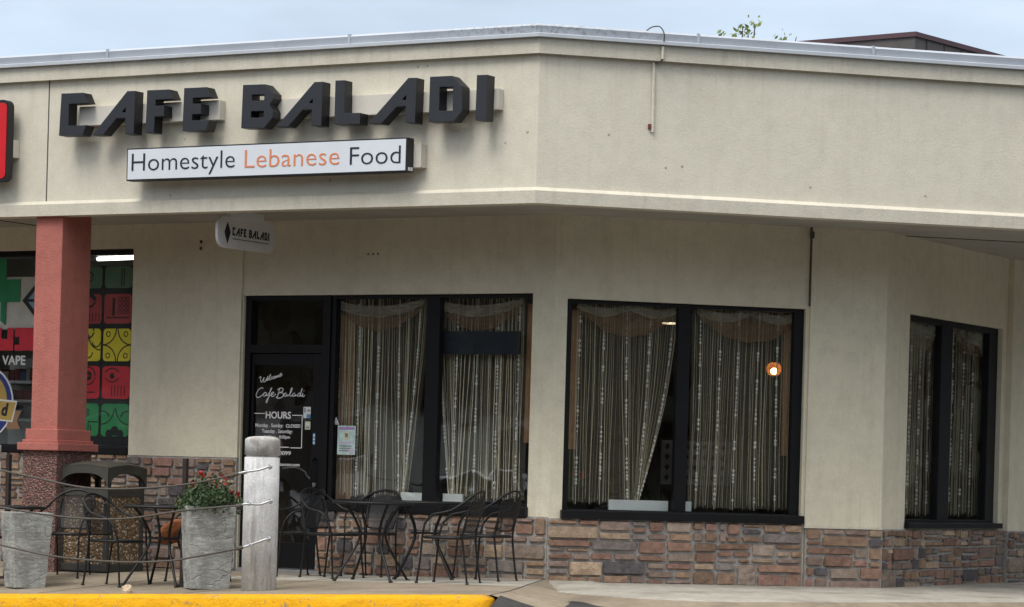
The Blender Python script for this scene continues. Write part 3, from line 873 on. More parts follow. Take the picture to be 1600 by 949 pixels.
# neighbour's red cabinet sign at the edge of the picture
RS = empty('red_cabinet_sign', FL.m @ Matrix.Translation((-6.2, -1.5, 4.06)), 'red cabinet sign with a rounded black rim on the canopy of the next shop', 'sign')
def rrect(x0, x1, z0, z1, r, n=6):
    pts = []
    for cx, cz, a0 in ((x1 - r, z1 - r, 0), (x0 + r, z1 - r, 90), (x0 + r, z0 + r, 180), (x1 - r, z0 + r, 270)):
        for i in range(n + 1):
            a = R(a0 + 90 * i / n); pts.append((cx + r * math.cos(a), cz + r * math.sin(a)))
    return pts
MB().prism(rrect(-7.4, -5.112, 3.672, 4.455, .07), -1.685, -1.60).build('cabinet', M_LETSIDE, RS, FL.m)
MB().prism(rrect(-7.36, -5.128, 3.70, 4.425, .05), -1.692, -1.683).build('face_panel', M_SIGNRED, RS, FL.m)
mb = MB(); mb.box(-5.20, -5.115, -1.599, -1.502, 3.91, 4.08).build('junction_box', M_RACE, RS, FL.m, bevel=.006)
# beige bracket stub with an electric box next to it
# hanging blade sign under the soffit
BS = empty('blade_sign', FL.m @ Matrix.Translation((-2.9, -.84, 3.4)), 'small white rounded hanging sign reading CAFE BALADI under the canopy', 'sign')
bm_ = FL.m @ Matrix.Translation((-2.9, -.84, 3.2)) @ Matrix.Rotation(R(90), 4, 'Z')
def blade_outline():
    return rrect(-.47, .47, -.155, .135, .11)
MB().prism(blade_outline(), -.014, .014).build('board', M_BLADE, BS, bm_, bevel=.003)
MB().box(-.27, .27, -.02, .02, .13, .205).build('bracket', M_BLADE, BS, bm_, bevel=.004)
mb = MB()
mb.prism([(-.36, -.07), (-.315, .015), (-.30, .02), (-.29, .03), (-.27, .0), (-.255, -.02), (-.275, -.06), (-.31, -.115)] if False else [(-.315, .085), (-.268, -.01), (-.315, -.115), (-.362, -.01)], -.0185, -.0145)
mb.build('leaf_emblem', M_INK, BS, bm_)
mb = MB()
sx = .60 / (.231 + 4.462)
for l in LET.values():
    cv = lambda p: (-.235 + (p[0] + 4.462) * sx, -.035 + (p[1] - 4.065) * .19)
    mb.prism([cv(p) for p in l[0]], -.0185, -.0145, [[cv(p) for p in h] for h in l[1:]])
mb.box(-.23, .36, -.017, -.0145, -.068, -.062)
mb.build('lettering', M_INK, BS, bm_)

# ------------------------------------------------------------------ roof conduit
PC = empty('conduit_pipe', FM.m @ Matrix.Translation((.41, -1.52, 4.0)), 'thin beige conduit pipe running down the right canopy front from a bent cable', 'conduit')
mb = MB(); mb.tube([(.415, -1.515, 4.02), (.41, -1.515, 4.63)], .0135, 8); mb.build('pipe', M_TRIM, PC, FM.m)
mb = MB(); mb.tube([(.468, -1.575, 4.655), (.468, -1.577, 4.765)], .013, 8); mb.build('pipe_bend', M_TRIM, PC, FM.m)
mb = MB(); mb.tube(smooth_path([(.468, -1.578, 4.76), (.465, -1.62, 4.86), (.43, -1.60, 4.93), (.38, -1.52, 4.935), (.34, -1.45, 4.90)], 5), .0055, 6); mb.build('cable', M_CAULK, PC, FM.m); mb = MB()
mb.tube(smooth_path([(.468, -1.577, 4.66), (.455, -1.57, 4.635), (.42, -1.53, 4.625)], 4), .009, 6)
mb.build('cable', M_CAULK, PC, FM.m)
MB().box(.375, .40, -1.522, -1.502, 4.05, 4.09).build('clip', mat('rust_mark', (.16, .05, .04), .8), PC, FM.m)

# ------------------------------------------------------------------ door lettering and stickers
DL = empty('door_lettering', FL.m @ Matrix.Translation((-3.1, .074, 1.1)), 'white script and opening hours lettering on the black cafe door glass', 'lettering')
YG = .0765
def q2(px, py): return (-3.375 + (px - 150) * .001584, YG, 1.778 - (py - 320) * .0014)
SCRIPT = [
 [(205, 325), (195, 318), (172, 330), (155, 360), (155, 380), (170, 386), (195, 372), (215, 355)],
 [(226, 350), (212, 355), (208, 370), (218, 376), (230, 360), (230, 352), (228, 370), (238, 372), (246, 360)],
 [(245, 365), (262, 335), (270, 320), (262, 325), (250, 370), (238, 415), (230, 420), (232, 405), (250, 380), (262, 368)],
 [(262, 368), (278, 362), (285, 350), (275, 348), (265, 362), (270, 378), (285, 375), (300, 360)],
 [(328, 325), (318, 360), (308, 388)],
 [(312, 332), (335, 318), (354, 325), (347, 342), (325, 352), (350, 352), (357, 368), (342, 385), (315, 389), (303, 380)],
 [(378, 352), (365, 358), (362, 372), (372, 376), (384, 360), (383, 372), (392, 372), (402, 360)],
 [(402, 362), (417, 340), (421, 318), (413, 325), (405, 360), (410, 375), (424, 366)],
 [(442, 352), (430, 357), (426, 370), (436, 376), (447, 360), (446, 372), (457, 368)],
 [(480, 352), (467, 356), (463, 370), (471, 376), (484, 358), (494, 318), (484, 355), (485, 374), (496, 366)],
 [(502, 352), (497, 370), (504, 377), (516, 366)], [(507, 338), (510, 334)],
 [(172, 250), (185, 240), (183, 265), (192, 279), (210, 245), (206, 268), (215, 276), (240, 236)],
 [(228, 262), (238, 255), (235, 248), (226, 258), (232, 268), (242, 258)],
 [(242, 258), (258, 226), (252, 232), (248, 262), (256, 260)],
 [(272, 240), (262, 246), (262, 258), (276, 250)], [(284, 236), (277, 248), (284, 253), (291, 242), (284, 236)],
 [(295, 252), (298, 234), (301, 246), (308, 231), (311, 244), (318, 227), (321, 241), (326, 236)],
 [(327, 230), (338, 222), (334, 214), (326, 226), (332, 237), (346, 224)]]
mb = MB()
for s_ in SCRIPT: mb.tube(smooth_path([q2(*p) for p in s_], 4), .0042, 5)
for v in mb.bm.verts: v.co.y = YG + (v.co.y - YG) * .25
mb.build('script_lettering', M_WHITEV, DL, FL.m)
mb = MB()
def hair(a, b, t=.008):
    (x0, _, z0), (x1, _, z1) = q2(*a), q2(*b)
    if abs(z0 - z1) < 1e-6: mb.box(min(x0, x1), max(x0, x1), YG - .002, YG, z0 - t / 2, z0 + t / 2)
    else: mb.box(x0 - t / 2, x0 + t / 2, YG - .002, YG, min(z0, z1), max(z0, z1))
hair((140, 497), (222, 497)); hair((428, 507), (505, 507)); hair((140, 497), (140, 725)); hair((502, 507), (502, 733))
hair((140, 730), (410, 730)); hair((420, 733), (502, 733))
mb.build('hours_frame', M_WHITEV, DL, FL.m)
def tl(s_, x0, x1, yb, yt, wgt=.012):
    a = q2(x0, yb); b = q2(x1, yt); mb = MB(); text_into(mb, s_, a[0], b[0], a[2], b[2], YG, .0015, wgt)
    mb.build('hours_lettering', M_WHITEV, DL, FL.m, normals=False)
tl('HOURS', 230, 418, 530, 484, .018)
tl('Monday . Sunday:', 155, 362, 592, 566, .01); tl('CLOSED', 382, 490, 592, 570, .02)
tl('Tuesday . Saturday:', 204, 432, 632, 606, .01)
tl('11:30am - 8:00pm', 222, 414, 670, 648, .01)
tl('6-0099', 300, 424, 784, 758, .01)
tl('restaurant.com', 310, 492, 860, 838, .01)

def sticker(name, fr, x0, x1, z0, z1, y, m, label, cat, lines=(), tilt=0):
    o = MB().box(x0, x1, y - .002, y, z0, z1).build(name, m, None, fr.m)
    tag(o, label, cat)
    for i, (a, b, c, d_, mm) in enumerate(lines):
        W_, H_ = x1 - x0, z1 - z0
        MB().box(x0 + a * W_, x0 + b * W_, y - .0035, y - .002, z0 + c * H_, z0 + d_ * H_).build('printed_block', mm, o, fr.m)
    return o
M_PB = mat('sticker_blue', (.10, .24, .42), .5); M_PG = mat('print_grey', (.22, .22, .26), .6)
M_PAST = mat('pastel_paper', (.46, .60, .57), .7, 0, .25, 14); M_PVIO = mat('print_violet', (.36, .22, .46), .6)
M_PLIL = mat('print_lilac', (.56, .46, .62), .6); M_PCRM = mat('print_cream', (.55, .56, .42), .6)
sticker('door_sticker', FL, -2.79, -2.705, 1.49, 1.600, .054, M_WHITE, 'white and blue square sticker on the right stile of the door', 'sticker', [(.1, .3, .5, .9, M_PG), (.45, 1.0, .0, .35, M_PB), (.5, .9, .6, .75, M_PG)])
sticker('door_sticker', FL, -2.768, -2.705, 1.38, 1.458, .054, M_PCRM, 'small pale green sticker below the square one on the door', 'sticker', [(.2, .8, .55, .8, M_WHITE), (.2, .8, .15, .35, M_PG)])
sticker('door_sticker', FL, -2.672, -2.645, 1.235, 1.345, .054, M_PB, 'narrow upright blue and white sticker above the door lock', 'sticker', [(.15, .85, .7, .92, M_WHITE), (.15, .85, .4, .55, M_WHITE), (.15, .85, .08, .25, M_WHITE)])
sticker('paper_notice', FL, -2.405, -2.20, 1.145, 1.425, .083, M_PAST, 'pastel paper notice with printed lines taped inside the left window', 'notice',
        [(.08, .92, .86, .95, M_PVIO), (.34, .66, .52, .80, M_PCRM), (.42, .58, .60, .74, M_PG), (.08, .9, .38, .45, M_PLIL), (.10, .8, .28, .32, M_PG), (.1, .75, .2, .24, M_PG), (.1, .65, .12, .16, M_PG), (.68, .95, .04, .2, M_PLIL)])
mb = MB().prism([(-2.46, 1.435), (-2.392, 1.435), (-2.428, 1.508)], .081, .083)
tri = tag(mb.build('warning_sticker', M_WHITE, None, FL.m), 'small white triangular warning sticker above the pastel notice', 'sticker')
MB().box(-2.431, -2.424, .0795, .081, 1.455, 1.488).box(-2.45, -2.40, .0795, .081, 1.441, 1.447).build('printed_mark', M_PG, tri, FL.m)

# ------------------------------------------------------------------ neighbour's window graphics
def flat(name, polys, fr, y, m, label, cat, t=.003):
    mb = MB()
    for p in polys: mb.prism(p, y - t, y)
    return tag(mb.build(name, m, None, fr.m), label, cat)
M_GREEN = mat('vinyl_green', (.015, .22, .08), .5); M_VRED = mat('vinyl_red', (.62, .02, .04), .5)
M_YEL = mat('vinyl_yellow', (.78, .66, .03), .5); M_TGRN = mat('tile_green', (.03, .27, .09), .5)
M_TDK = mat('tile_green_faded', (.10, .19, .11), .5); M_TRED = mat('tile_red', (.62, .03, .045), .5); M_TRED2 = mat('tile_red_faded', (.42, .06, .06), .5)
M_PBLK = mat('poster_black', (.012, .012, .012), .5)
M_GOLD = mat('vinyl_gold', (.50, .34, .08), .4); M_NAVY = mat('vinyl_navy', (.02, .04, .22), .5)
M_BROWN = mat('vinyl_brown', (.30, .17, .09), .5); M_GREY = mat('vinyl_pale_grey', (.66, .64, .58), .7)
YN = .083
flat('window_backing', [[(-7.2, 2.36), (-5.66, 2.36), (-5.66, 2.90), (-7.2, 2.90)]], FL, YN + .012, M_GREY, 'pale grey sheet behind the green cross in the shop window', 'poster')
flat('cross_decal', [[(-6.90, 2.64), (-6.62, 2.64), (-6.62, 2.45), (-6.55, 2.40), (-6.55, 2.64), (-6.368, 2.64), (-6.368, 2.875), (-6.555, 2.875), (-6.555, 3.09), (-6.78, 3.09), (-6.78, 2.875), (-6.90, 2.875)]], FL, YN, M_GREEN, 'green cross sticker on the shop window beside the column', 'decal')
DI = empty('diamond_decal', FL.m @ Matrix.Translation((-6.1, YN, 2.65)), 'black diamond sticker with pale blue panes partly behind the column', 'decal')
MB().prism([(-6.335, 2.655), (-6.09, 2.90), (-5.845, 2.655), (-6.09, 2.41)], YN - .004, YN - .001).build('backing', M_PBLK, DI, FL.m)
mb = MB()
for s1 in (-1, 1):
    for s2 in (-1, 1):
        a = (-6.09 + s1 * .015, 2.655 + s2 * .015)
        mb.prism([a, (-6.09 + s1 * .165, a[1]), (a[0], 2.655 + s2 * .165)], YN - .006, YN - .0042)
mb.build('pane', mat('pale_blue', (.22, .34, .42), .5), DI, FL.m)
mb = MB()
mb.prism([(-6.42, 2.14), (-6.165, 2.14), (-5.9, 2.14), (-5.9, 2.375), (-6.42, 2.375), (-6.42, 2.28), (-6.36, 2.28), (-6.36, 2.2), (-6.42, 2.2)], YN - .003, YN)
mb.prism([(-6.95, 2.14), (-6.44, 2.14), (-6.44, 2.375), (-6.52, 2.375), (-6.52, 2.26), (-6.60, 2.26), (-6.60, 2.375), (-6.95, 2.375)], YN - .003, YN)
tag(mb.build('red_lettering', M_VRED, None, FL.m), 'big red blocky lettering below the green cross in the shop window', 'lettering')
mb = MB(); text_into(mb, 'O VAPE', -6.72, -6.275, 1.995, 2.085, YN, .002, .02)
tag(mb.build('white_lettering', M_WHITEV, None, FL.m, normals=False), 'white lettering reading O VAPE under the red letters', 'lettering')
BG = empty('badge_decal', FL.m @ Matrix.Translation((-6.75, YN, 1.4)), 'round blue and gold badge sticker with a ribbon at the shop window edge', 'decal')
def ring(cx, cz, r, n=28): return [(cx + r * math.cos(2 * math.pi * i / n), cz + r * math.sin(2 * math.pi * i / n)) for i in range(n)]
MB().prism(ring(-6.80, 1.60, .385), YN - .002, YN).build('rim', M_WHITEV, BG, FL.m)
MB().prism(ring(-6.80, 1.60, .365), YN - .0035, YN - .002).build('ring', M_NAVY, BG, FL.m)
MB().prism(ring(-6.80, 1.62, .30), YN - .005, YN - .0035).build('disc', M_GOLD, BG, FL.m)
MB().prism([(-6.50, 1.33), (-6.315, 1.33), (-6.36, 1.42), (-6.30, 1.52), (-6.45, 1.52)], YN - .0045, YN - .003).build('ribbon_tail', M_BROWN, BG, FL.m)
MB().prism([(-7.2, 1.46), (-6.42, 1.40), (-6.36, 1.62), (-7.2, 1.68)], YN - .0075, YN - .0055).build('ribbon_edge', M_WHITEV, BG, FL.m)
MB().prism([(-7.2, 1.475), (-6.435, 1.418), (-6.38, 1.603), (-7.2, 1.665)], YN - .009, YN - .0075).build('ribbon', M_GOLD, BG, FL.m)
mb = MB(); text_into(mb, 'd', -6.565, -6.47, 1.47, 1.59, YN - .009, .002, .04, shear=.2); mb.build('letter', M_INK, BG, FL.m, normals=False)

TP = empty('tile_poster', FL.m @ Matrix.Translation((-5.26, .1, 1.2)), 'tall poster of green, red and yellow rounded tiles with line drawings beside the column', 'poster')
PX0, PX1 = -5.66, -4.862
MB().box(PX0, PX1, .096, .102, 1.18, 3.0).build('backing', M_PBLK, TP, FL.m)
rowsT = [(2.775, 3.045, M_TDK), (2.415, 2.715, M_TRED2), (2.035, 2.365, M_YEL), (1.655, 1.985, M_TRED), (1.275, 1.605, M_TGRN)]
colsT = [(-5.635, -5.315), (-5.282, -4.935)]
def arc(cx, cz, r, a0, a1, t=.006, n=12):
    o_ = [(cx + (r + t) * math.cos(R(a0 + (a1 - a0) * i / n)), cz + (r + t) * math.sin(R(a0 + (a1 - a0) * i / n))) for i in range(n + 1)]
    i_ = [(cx + (r - t) * math.cos(R(a0 + (a1 - a0) * i / n)), cz + (r - t) * math.sin(R(a0 + (a1 - a0) * i / n))) for i in range(n, -1, -1)]
    return o_ + i_
for ri, (z0, z1, m) in enumerate(rowsT):
    for ci, (x0, x1) in enumerate(colsT):
        zz1 = min(z1, 2.995)
        t = MB().prism(rrect(x0, x1, z0, zz1, .04), .0925, .096).build('tile', m, TP, FL.m)
        W_, H_ = x1 - x0, z1 - z0; cx, cz = (x0 + x1) / 2, (z0 + z1) / 2
        mb = MB()
        def A(*a, **k): mb.prism(arc(*a, **k), .0905, .0925)
        def P(*p): mb.prism(list(p), .0905, .0925)
        def ln(xa, za, xb, zb, t_=.006):
            d_ = Vector((xb - xa, zb - za)).normalized(); n_ = (-d_.y * t_, d_.x * t_)
            P((xa + n_[0], za + n_[1]), (xa - n_[0], za - n_[1]), (xb - n_[0], zb - n_[1]), (xb + n_[0], zb + n_[1]))
        if (ri, ci) == (2, 1):
            for sx_ in (-1, 1):
                for sz_ in (-1, 1):
                    A(cx + sx_ * W_ * .5, cz + sz_ * H_ * .5, W_ * .47, {(-1, -1): 0, (1, -1): 90, (1, 1): 180, (-1, 1): 270}[sx_, sz_], {(-1, -1): 90, (1, -1): 180, (1, 1): 270, (-1, 1): 360}[sx_, sz_])
                    A(cx + sx_ * W_ * .32, cz + sz_ * H_ * .33, .025, 0, 350, .005)
        elif (ri, ci) == (2, 0):
            A(cx, cz + H_ * .42, .07, 0, 350, .008); ln(cx, cz + H_ * .35, cx, cz + .04)
            for sx_ in (-1, 1): A(cx + sx_ * W_ * .5, cz + H_ * .3, W_ * .47, 180 + (0 if sx_ > 0 else 90), 270 + (0 if sx_ > 0 else 90)); A(cx + sx_ * W_ * .33, cz + .03, .05, 180, 360)
            A(cx, cz - H_ * .22, .06, 180, 360)
        elif (ri, ci) == (3, 0):
            A(cx + .01, cz + H_ * .2, .09, 0, 350, .006); A(cx + .01, cz + H_ * .2, .03, 0, 350, .02); ln(x0 + .1, cz - .1, x1 - .06, cz - .1); ln(x0 + .14, cz - .02, x0 + .14, cz - .1)
            P(*ring(x0 + .05, z0 + .06, .03, 12))
        elif (ri, ci) == (3, 1):
            A(cx - .05, cz + H_ * .1, .11, 40, 140); A(cx - .05, cz + H_ * .35, .11, 220, 320); P(*ring(cx - .05, cz + H_ * .2, .03, 12))
            for i in range(5): ln(cx - .05 + i * .04, z0 + .03, cx - .05 + i * .04, cz - .03, .004)
        elif (ri, ci) == (4, 0):
            A(cx, cz + H_ * .22, .04, 0, 350, .005); A(cx, cz + H_ * .22, .015, 0, 350, .006)
            for sx_ in (-1, 1): ln(cx + sx_ * .03, z0 + .01, cx + sx_ * .03, cz - .02); ln(cx + sx_ * .03, cz - .02, cx + sx_ * W_ * .48, cz - .02); ln(cx + sx_ * .06, z0 + .01, cx + sx_ * .06, cz - .05)
        elif (ri, ci) == (4, 1):
            for sx_ in (-1, 1): A(cx + sx_ * W_ * .5, cz + .12, W_ * .47, 180 if sx_ > 0 else 270, 270 if sx_ > 0 else 360); A(cx + sx_ * W_ * .45, cz, .09, 60 if sx_ > 0 else 20, 160 if sx_ > 0 else 120)
            for a, b, r in ((0, -.11, .05), (-.07, -.14, .045), (.07, -.14, .045)): P(*ring(cx + a, cz + b, r, 12))
        elif ri == 1:
            if ci == 0:
                A(cx, cz + .06, .08, 20, 160, .02); A(cx, cz + .10, .08, 200, 340, .01)
                for i in range(7): ln(x0 + .05 + i * .04, z0 + .02, x0 + .05 + i * .04, z0 + .11, .004)
            else:
                for i in range(3):
                    for j in range(4): A(x1 - .05 - i * .05, z1 - .05 - j * .045, .02, 0, 350, .003)
                ln(x0 + .12, z0 + .08, x0 + .12, z1 - .04, .015); ln(x0 + .03, z0 + .06, x1 - .03, z0 + .06)
        else:
            if ci == 0: A(cx, cz - .02, .045, 0, 350, .005); A(cx, cz, .03, 0, 350, .005)
            else: ln(cx + .04, z0 + .02, cx + .04, zz1 - .02); ln(cx + .07, z0 + .02, cx + .07, zz1 - .02)
        mb.build('line_drawing', M_PBLK, t, FL.m)
TB = empty('tube_lamp', FL.m @ Matrix.Translation((-5.74, .8, 3.16)), 'lit white fluorescent tube lamp behind the shop glass above the tile poster', 'lamp')
MB().tube([(-5.93, .8, 3.135), (-5.35, .8, 3.145)], .02, 10).build('tube', m_emit('tube_glow', (1, .98, .9), 4.5), TB, FL.m)
MB().box(-6.05, -5.33, .77, .83, 3.165, 3.22).tube([(-6.03, .8, 3.134), (-5.94, .8, 3.135)], .021, 10).build('housing', M_WHITE, TB, FL.m)
SH = empty('display_shelf', FL.m @ Matrix.Translation((-6.3, .8, .1)), 'dim display shelf with boxes inside the shop window left of the column', 'shelf')
mb = MB()
for z in (1.42, 1.62, 1.82): mb.box(-7.2, -6.05, .6, .95, z, z + .03)
mb.box(-7.2, -6.05, .95, .98, .1, 2.1); mb.box(-6.08, -6.05, .6, .95, .1, 2.1)
mb.build('rack', M_WHITE, SH, FL.m)
rr = random.Random(9)
cols_ = [mat('pack_red', (.2, .04, .04)), mat('pack_dark', (.04, .04, .05)), mat('pack_pale', (.3, .28, .26)), mat('pack_blue', (.05, .08, .16))]
for z in (1.45, 1.65, 1.85):
    x = -7.15
    while x < -6.15:
        wd = rr.uniform(.05, .11)
        MB().box(x, x + wd - .01, .64, .8, z, z + rr.uniform(.09, .15)).build('packet', rr.choice(cols_), SH, FL.m); x += wd

# ------------------------------------------------------------------ curtains and things behind the glass
def curtain(name, fr, x0, x1, z0, z1, y, shape, label, swag=True, seed=1, beads=5, drape=None, swag_pale=True, nstr=54, dens=1.0):
    rr = random.Random(seed)
    t = empty(name, fr.m @ Matrix.Translation(((x0 + x1) / 2, y, z1)), label, 'curtain', 'string curtains behind the cafe windows')
    mb = MB()
    for i in range(nstr):
        u = (i + rr.uniform(.1, .9)) / nstr
        yy = y + rr.uniform(-.03, .03)
        pts = []
        sway = rr.uniform(-.02, .02); ph = rr.uniform(0, 6)
        for k in range(11):
            v = k / 10
            x = shape(u, v) + sway * v + .004 * math.sin(ph + v * 9)
            pts.append((x0 + (x1 - x0) * x, yy, z1 + (z0 - z1) * v + (rr.uniform(0, .05) if k == 10 else 0)))
        mb.tube(pts, rr.choice([.001, .0013, .0016, .002, .0026, .0042]) * rr.uniform(.8, 1.25), 3)
    mb.build('strings', M_STRING, t, fr.m, normals=False)
    mb = MB(); g = {}
    for i in range(41):
        for k in range(13):
            u, v = i / 40, k / 12
            g[i, k] = mb.v(x0 + (x1 - x0) * shape(u, v), y + .045 + .012 * math.sin(u * 40 + v), z1 + (z0 + .02 - z1) * v)
    for i in range(40):
        for k in range(12): mb.f([g[i, k], g[i + 1, k], g[i + 1, k + 1], g[i, k + 1]])
    mb.build('veil', M_VEIL, t, fr.m, smooth=True, normals=False)
    for b in range(beads):
        u = (b + .22 + rr.uniform(-.05, .05)) / (beads - .5)
        u = min(.985, u)
        mb = MB(); z = z1 - rr.uniform(.05, .12); pts = []
        for k in range(11):
            v = k / 10; pts.append((x0 + (x1 - x0) * shape(u, v), y - .04, z1 + (z0 - z1) * v))
        mb.tube(pts, .0034, 3)
        while z > z0 + .06:
            run = rr.randint(2, 7)
            for _ in range(run):
                v = (z1 - z) / (z1 - z0)
                if v > .96: break
                r = rr.uniform(.009, .0145)
                mb.ball((x0 + (x1 - x0) * shape(u, v), y - .042, z), r, r, r * 1.25, 6, 4)
                z -= rr.uniform(.028, .05)
            z -= rr.uniform(.04, .22)
        mb.build('bead_string', M_BEAD, t, fr.m, normals=False)
    if swag:
        mb = MB(); n = 24; m = 8; g = {}
        for i in range(n + 1):
            u = i / n; sag = 4 * u * (1 - u)
            for k in range(m + 1):
                v = k / m
                z = z1 - .015 - sag * (.06 + .19 * v) - .05 * v + .008 * math.sin(u * 30 + v * 9)
                g[i, k] = mb.v(x0 + (x1 - x0) * (.0 + u), y - .062 - .02 * math.sin(v * 3.1) + .008 * math.sin(u * 22 + v * 14), z)
        for i in range(n):
            for k in range(m): mb.f([g[i, k], g[i + 1, k], g[i + 1, k + 1], g[i, k + 1]])
        mb.build('valance', M_SWAG, t, fr.m, smooth=True, normals=False)
        mb = MB(); g = {}
        for i in range(n + 1):
            u = i / n; sag = (4 * u * (1 - u)) if swag_pale is True else abs(math.sin(u * math.pi * 2)) * .6
            for k in range(4):
                v = k / 3; g[i, k] = mb.v(x0 + (x1 - x0) * u, y - .095 + .01 * math.sin(u * 26), z1 - .005 - sag * (.075 + .05 * v) - .06 * v)
        for i in range(n):
            for k in range(3): mb.f([g[i, k], g[i + 1, k], g[i + 1, k + 1], g[i, k + 1]])
        mb.build('valance_edge', M_SWAGP, t, fr.m, smooth=True, normals=False)
    if drape:
        for (a, b, c, d_) in drape:
            mb = MB(); n = 10; g = {}
            for i in range(n + 1):
                for k in range(5):
                    u, v = i / n, k / 4
                    g[i, k] = mb.v(a + (b - a) * u, y + .09 + .014 * math.sin(u * 14 + v), c + (d_ - c) * v)
            for i in range(n):
                for k in range(4): mb.f([g[i, k], g[i + 1, k], g[i + 1, k + 1], g[i, k + 1]])
            mb.build('side_drape', M_DRAPE, t, fr.m, smooth=True, normals=False)
    return t
def s_straight(u, v): return u + .01 * math.sin(v * 3 + u * 5)
def s_left(pin, start=.55, ex=1.4):        # right side gathered to a tie
    def f(u, v):
        if u < start: return u
        k = (u - start) / (1 - start); e_ = v ** ex
        return u + (start + (pin - start) * 1.0 - u + .03 * k) * e_ * k ** .35
    return f
def s_right(pin, stop=.40, ex=1.4):
    def f(u, v):
        if u > stop: return u
        k = (stop - u) / stop; e_ = v ** ex
        return u + (pin - u - .06 * k) * e_ * k ** .35
    return f
curtain('string_curtain', FL, -2.53, -1.50, .74, 2.655, .22, s_left(.76, .58), 'beaded string curtain in the pane next to the door, gathered to its right', seed=1, drape=[(-2.56, -2.40, .72, 2.5)])
curtain('string_curtain', FL, -1.40, -.42, .74, 2.655, .22, s_right(.27, .48), 'beaded string curtain behind the dark blue band, left of the stucco corner', seed=2, drape=[(-.47, -.36, 1.3, 2.6)])
curtain('string_curtain', FM, .25, 1.27, .74, 2.625, .22, s_left(.60, .42, 1.8), 'beaded string curtain in the middle window swept aside above the long white board', seed=3, drape=[(.20, .33, 1.25, 2.55)], swag_pale=False)
curtain('string_curtain', FM, 1.42, 2.50, .72, 2.62, .22, s_straight, 'straight beaded string curtain with the glowing lamp behind it', seed=4, drape=[(2.36, 2.52, 1.25, 2.5)], swag_pale=False, beads=6)
curtain('string_curtain', FR, .80, 1.95, .70, 2.66, .22, s_straight, 'beaded string curtain in the left pane of the far right window', seed=5, beads=5, swag=True)
curtain('string_curtain', FR, 2.15, 3.5, .70, 2.66, .22, s_straight, 'beaded string curtain in the right pane of the far right window', seed=6, beads=5, swag=True, drape=[(3.2, 3.5, 1.3, 2.6)])
tag(MB().box(-1.375, -.44, .135, .15, 2.115, 2.335).build('dark_banner', mat('navy_cloth', (.012, .016, .03), .6), None, FL.m), 'dark blue horizontal band hung behind the strings of the second pane', 'banner')
for fr, x0, x1, z0, z1, lab in ((FL, -1.72, -1.43, .715, .80, 'short white board on the sill left of the mullion'), (FL, -1.25, -1.03, .715, .80, 'short white board on the sill right of the mullion'),
                                (FM, .62, 1.20, .695, .79, 'long white board on the sill of the middle window')):
    tag(MB().box(x0, x1, .16, .19, z0, z1).build('sill_board', M_TWHITE, None, fr.m, bevel=.003), lab, 'board', 'white boards on the window sills')
tag(MB().box(1.36, 1.425, .15, .165, .70, .79).build('sill_card', M_TWHITE, None, FM.m), 'small white card standing right of the mullion in the middle window', 'card')
# lamp and ceiling light
LP = empty('pendant_lamp', FM.m @ Matrix.Translation((2.70, 1.5, 2.1)), 'glowing amber pendant lamp hanging inside behind the middle window', 'lamp')
MB().ball((2.70, 1.5, 2.10), .033, .033, .033, 12, 8).build('bulb', m_emit('bulb_glow', (1, .60, .28), 30), LP, FM.m, smooth=True)
def m_shade():
    N = NT('amber_shade')
    em = N.n('ShaderNodeEmission'); em.inputs[0].default_value = (1, .30, .07, 1); em.inputs[1].default_value = 1.1
    tr = N.n('ShaderNodeBsdfTransparent'); tr.inputs[0].default_value = (1, .75, .5, 1)
    v = N.n('ShaderNodeTexVoronoi'); v.inputs['Scale'].default_value = 75; N.l(N.pos(), v.inputs['Vector'])
    a = N.n('ShaderNodeMixShader'); N.l(N.rng(v.outputs['Distance'], .25, .6, .75, .1), a.inputs[0])
    N.l(tr.outputs[0], a.inputs[1]); N.l(em.outputs[0], a.inputs[2]); N.l(a.outputs[0], N.out.inputs[0]); return N.m
MB().lathe([(.02, .07), (.055, .055), (.075, .02), (.073, -.02), (.05, -.055), (.025, -.065)], 20, (2.70, 1.5, 2.12), cap=False).build('shade', m_shade(), LP, FM.m, smooth=True)
MB().tube([(2.70, 1.5, 2.24), (2.70, 1.5, 2.95)], .006, 5).build('cord', M_BLACK, LP, FM.m)
DLt = empty('recessed_lamp', FM.m @ Matrix.Translation((1.61, 1.5, 2.9)), 'small lit disc lamp seen high in the left pane of the middle window', 'lamp')
MB().lathe([(.001, 0), (.08, 0), (.085, .012), (.001, .014)], 20, (1.61, 1.5, 2.525)).build('disc', m_emit('disc_glow', (1, .80, .52), 1.6), DLt, FM.m)
MB().tube([(1.61, 1.5, 2.54), (1.61, 1.5, 2.955)], .008, 6).build('stem', M_BLACK, DLt, FM.m)
# pierced screen
LS = empty('pierced_screen', FM.m @ Matrix.Translation((2.25, 2.5, .05)), 'pale pierced screen panel standing inside the dining room', 'screen')
holes = []
for i in range(7):
    for j in range(4):
        cx_, cz_ = 1.94 + i * .10, 1.02 + j * .105
        holes.append([(cx_, cz_ + .04), (cx_ - .032, cz_), (cx_, cz_ - .04), (cx_ + .032, cz_)])
MB().prism([(1.87, .95), (2.63, .95), (2.63, 1.40), (1.87, 1.40)], 2.5, 2.53, holes).build('panel', mat('screen_grey', (.24, .235, .22), .7), LS, FM.m)
MB().box(1.85, 1.87, 2.49, 2.54, .05, 1.42).box(2.63, 2.65, 2.49, 2.54, .05, 1.42).build('post', M_TAN, LS, FM.m)
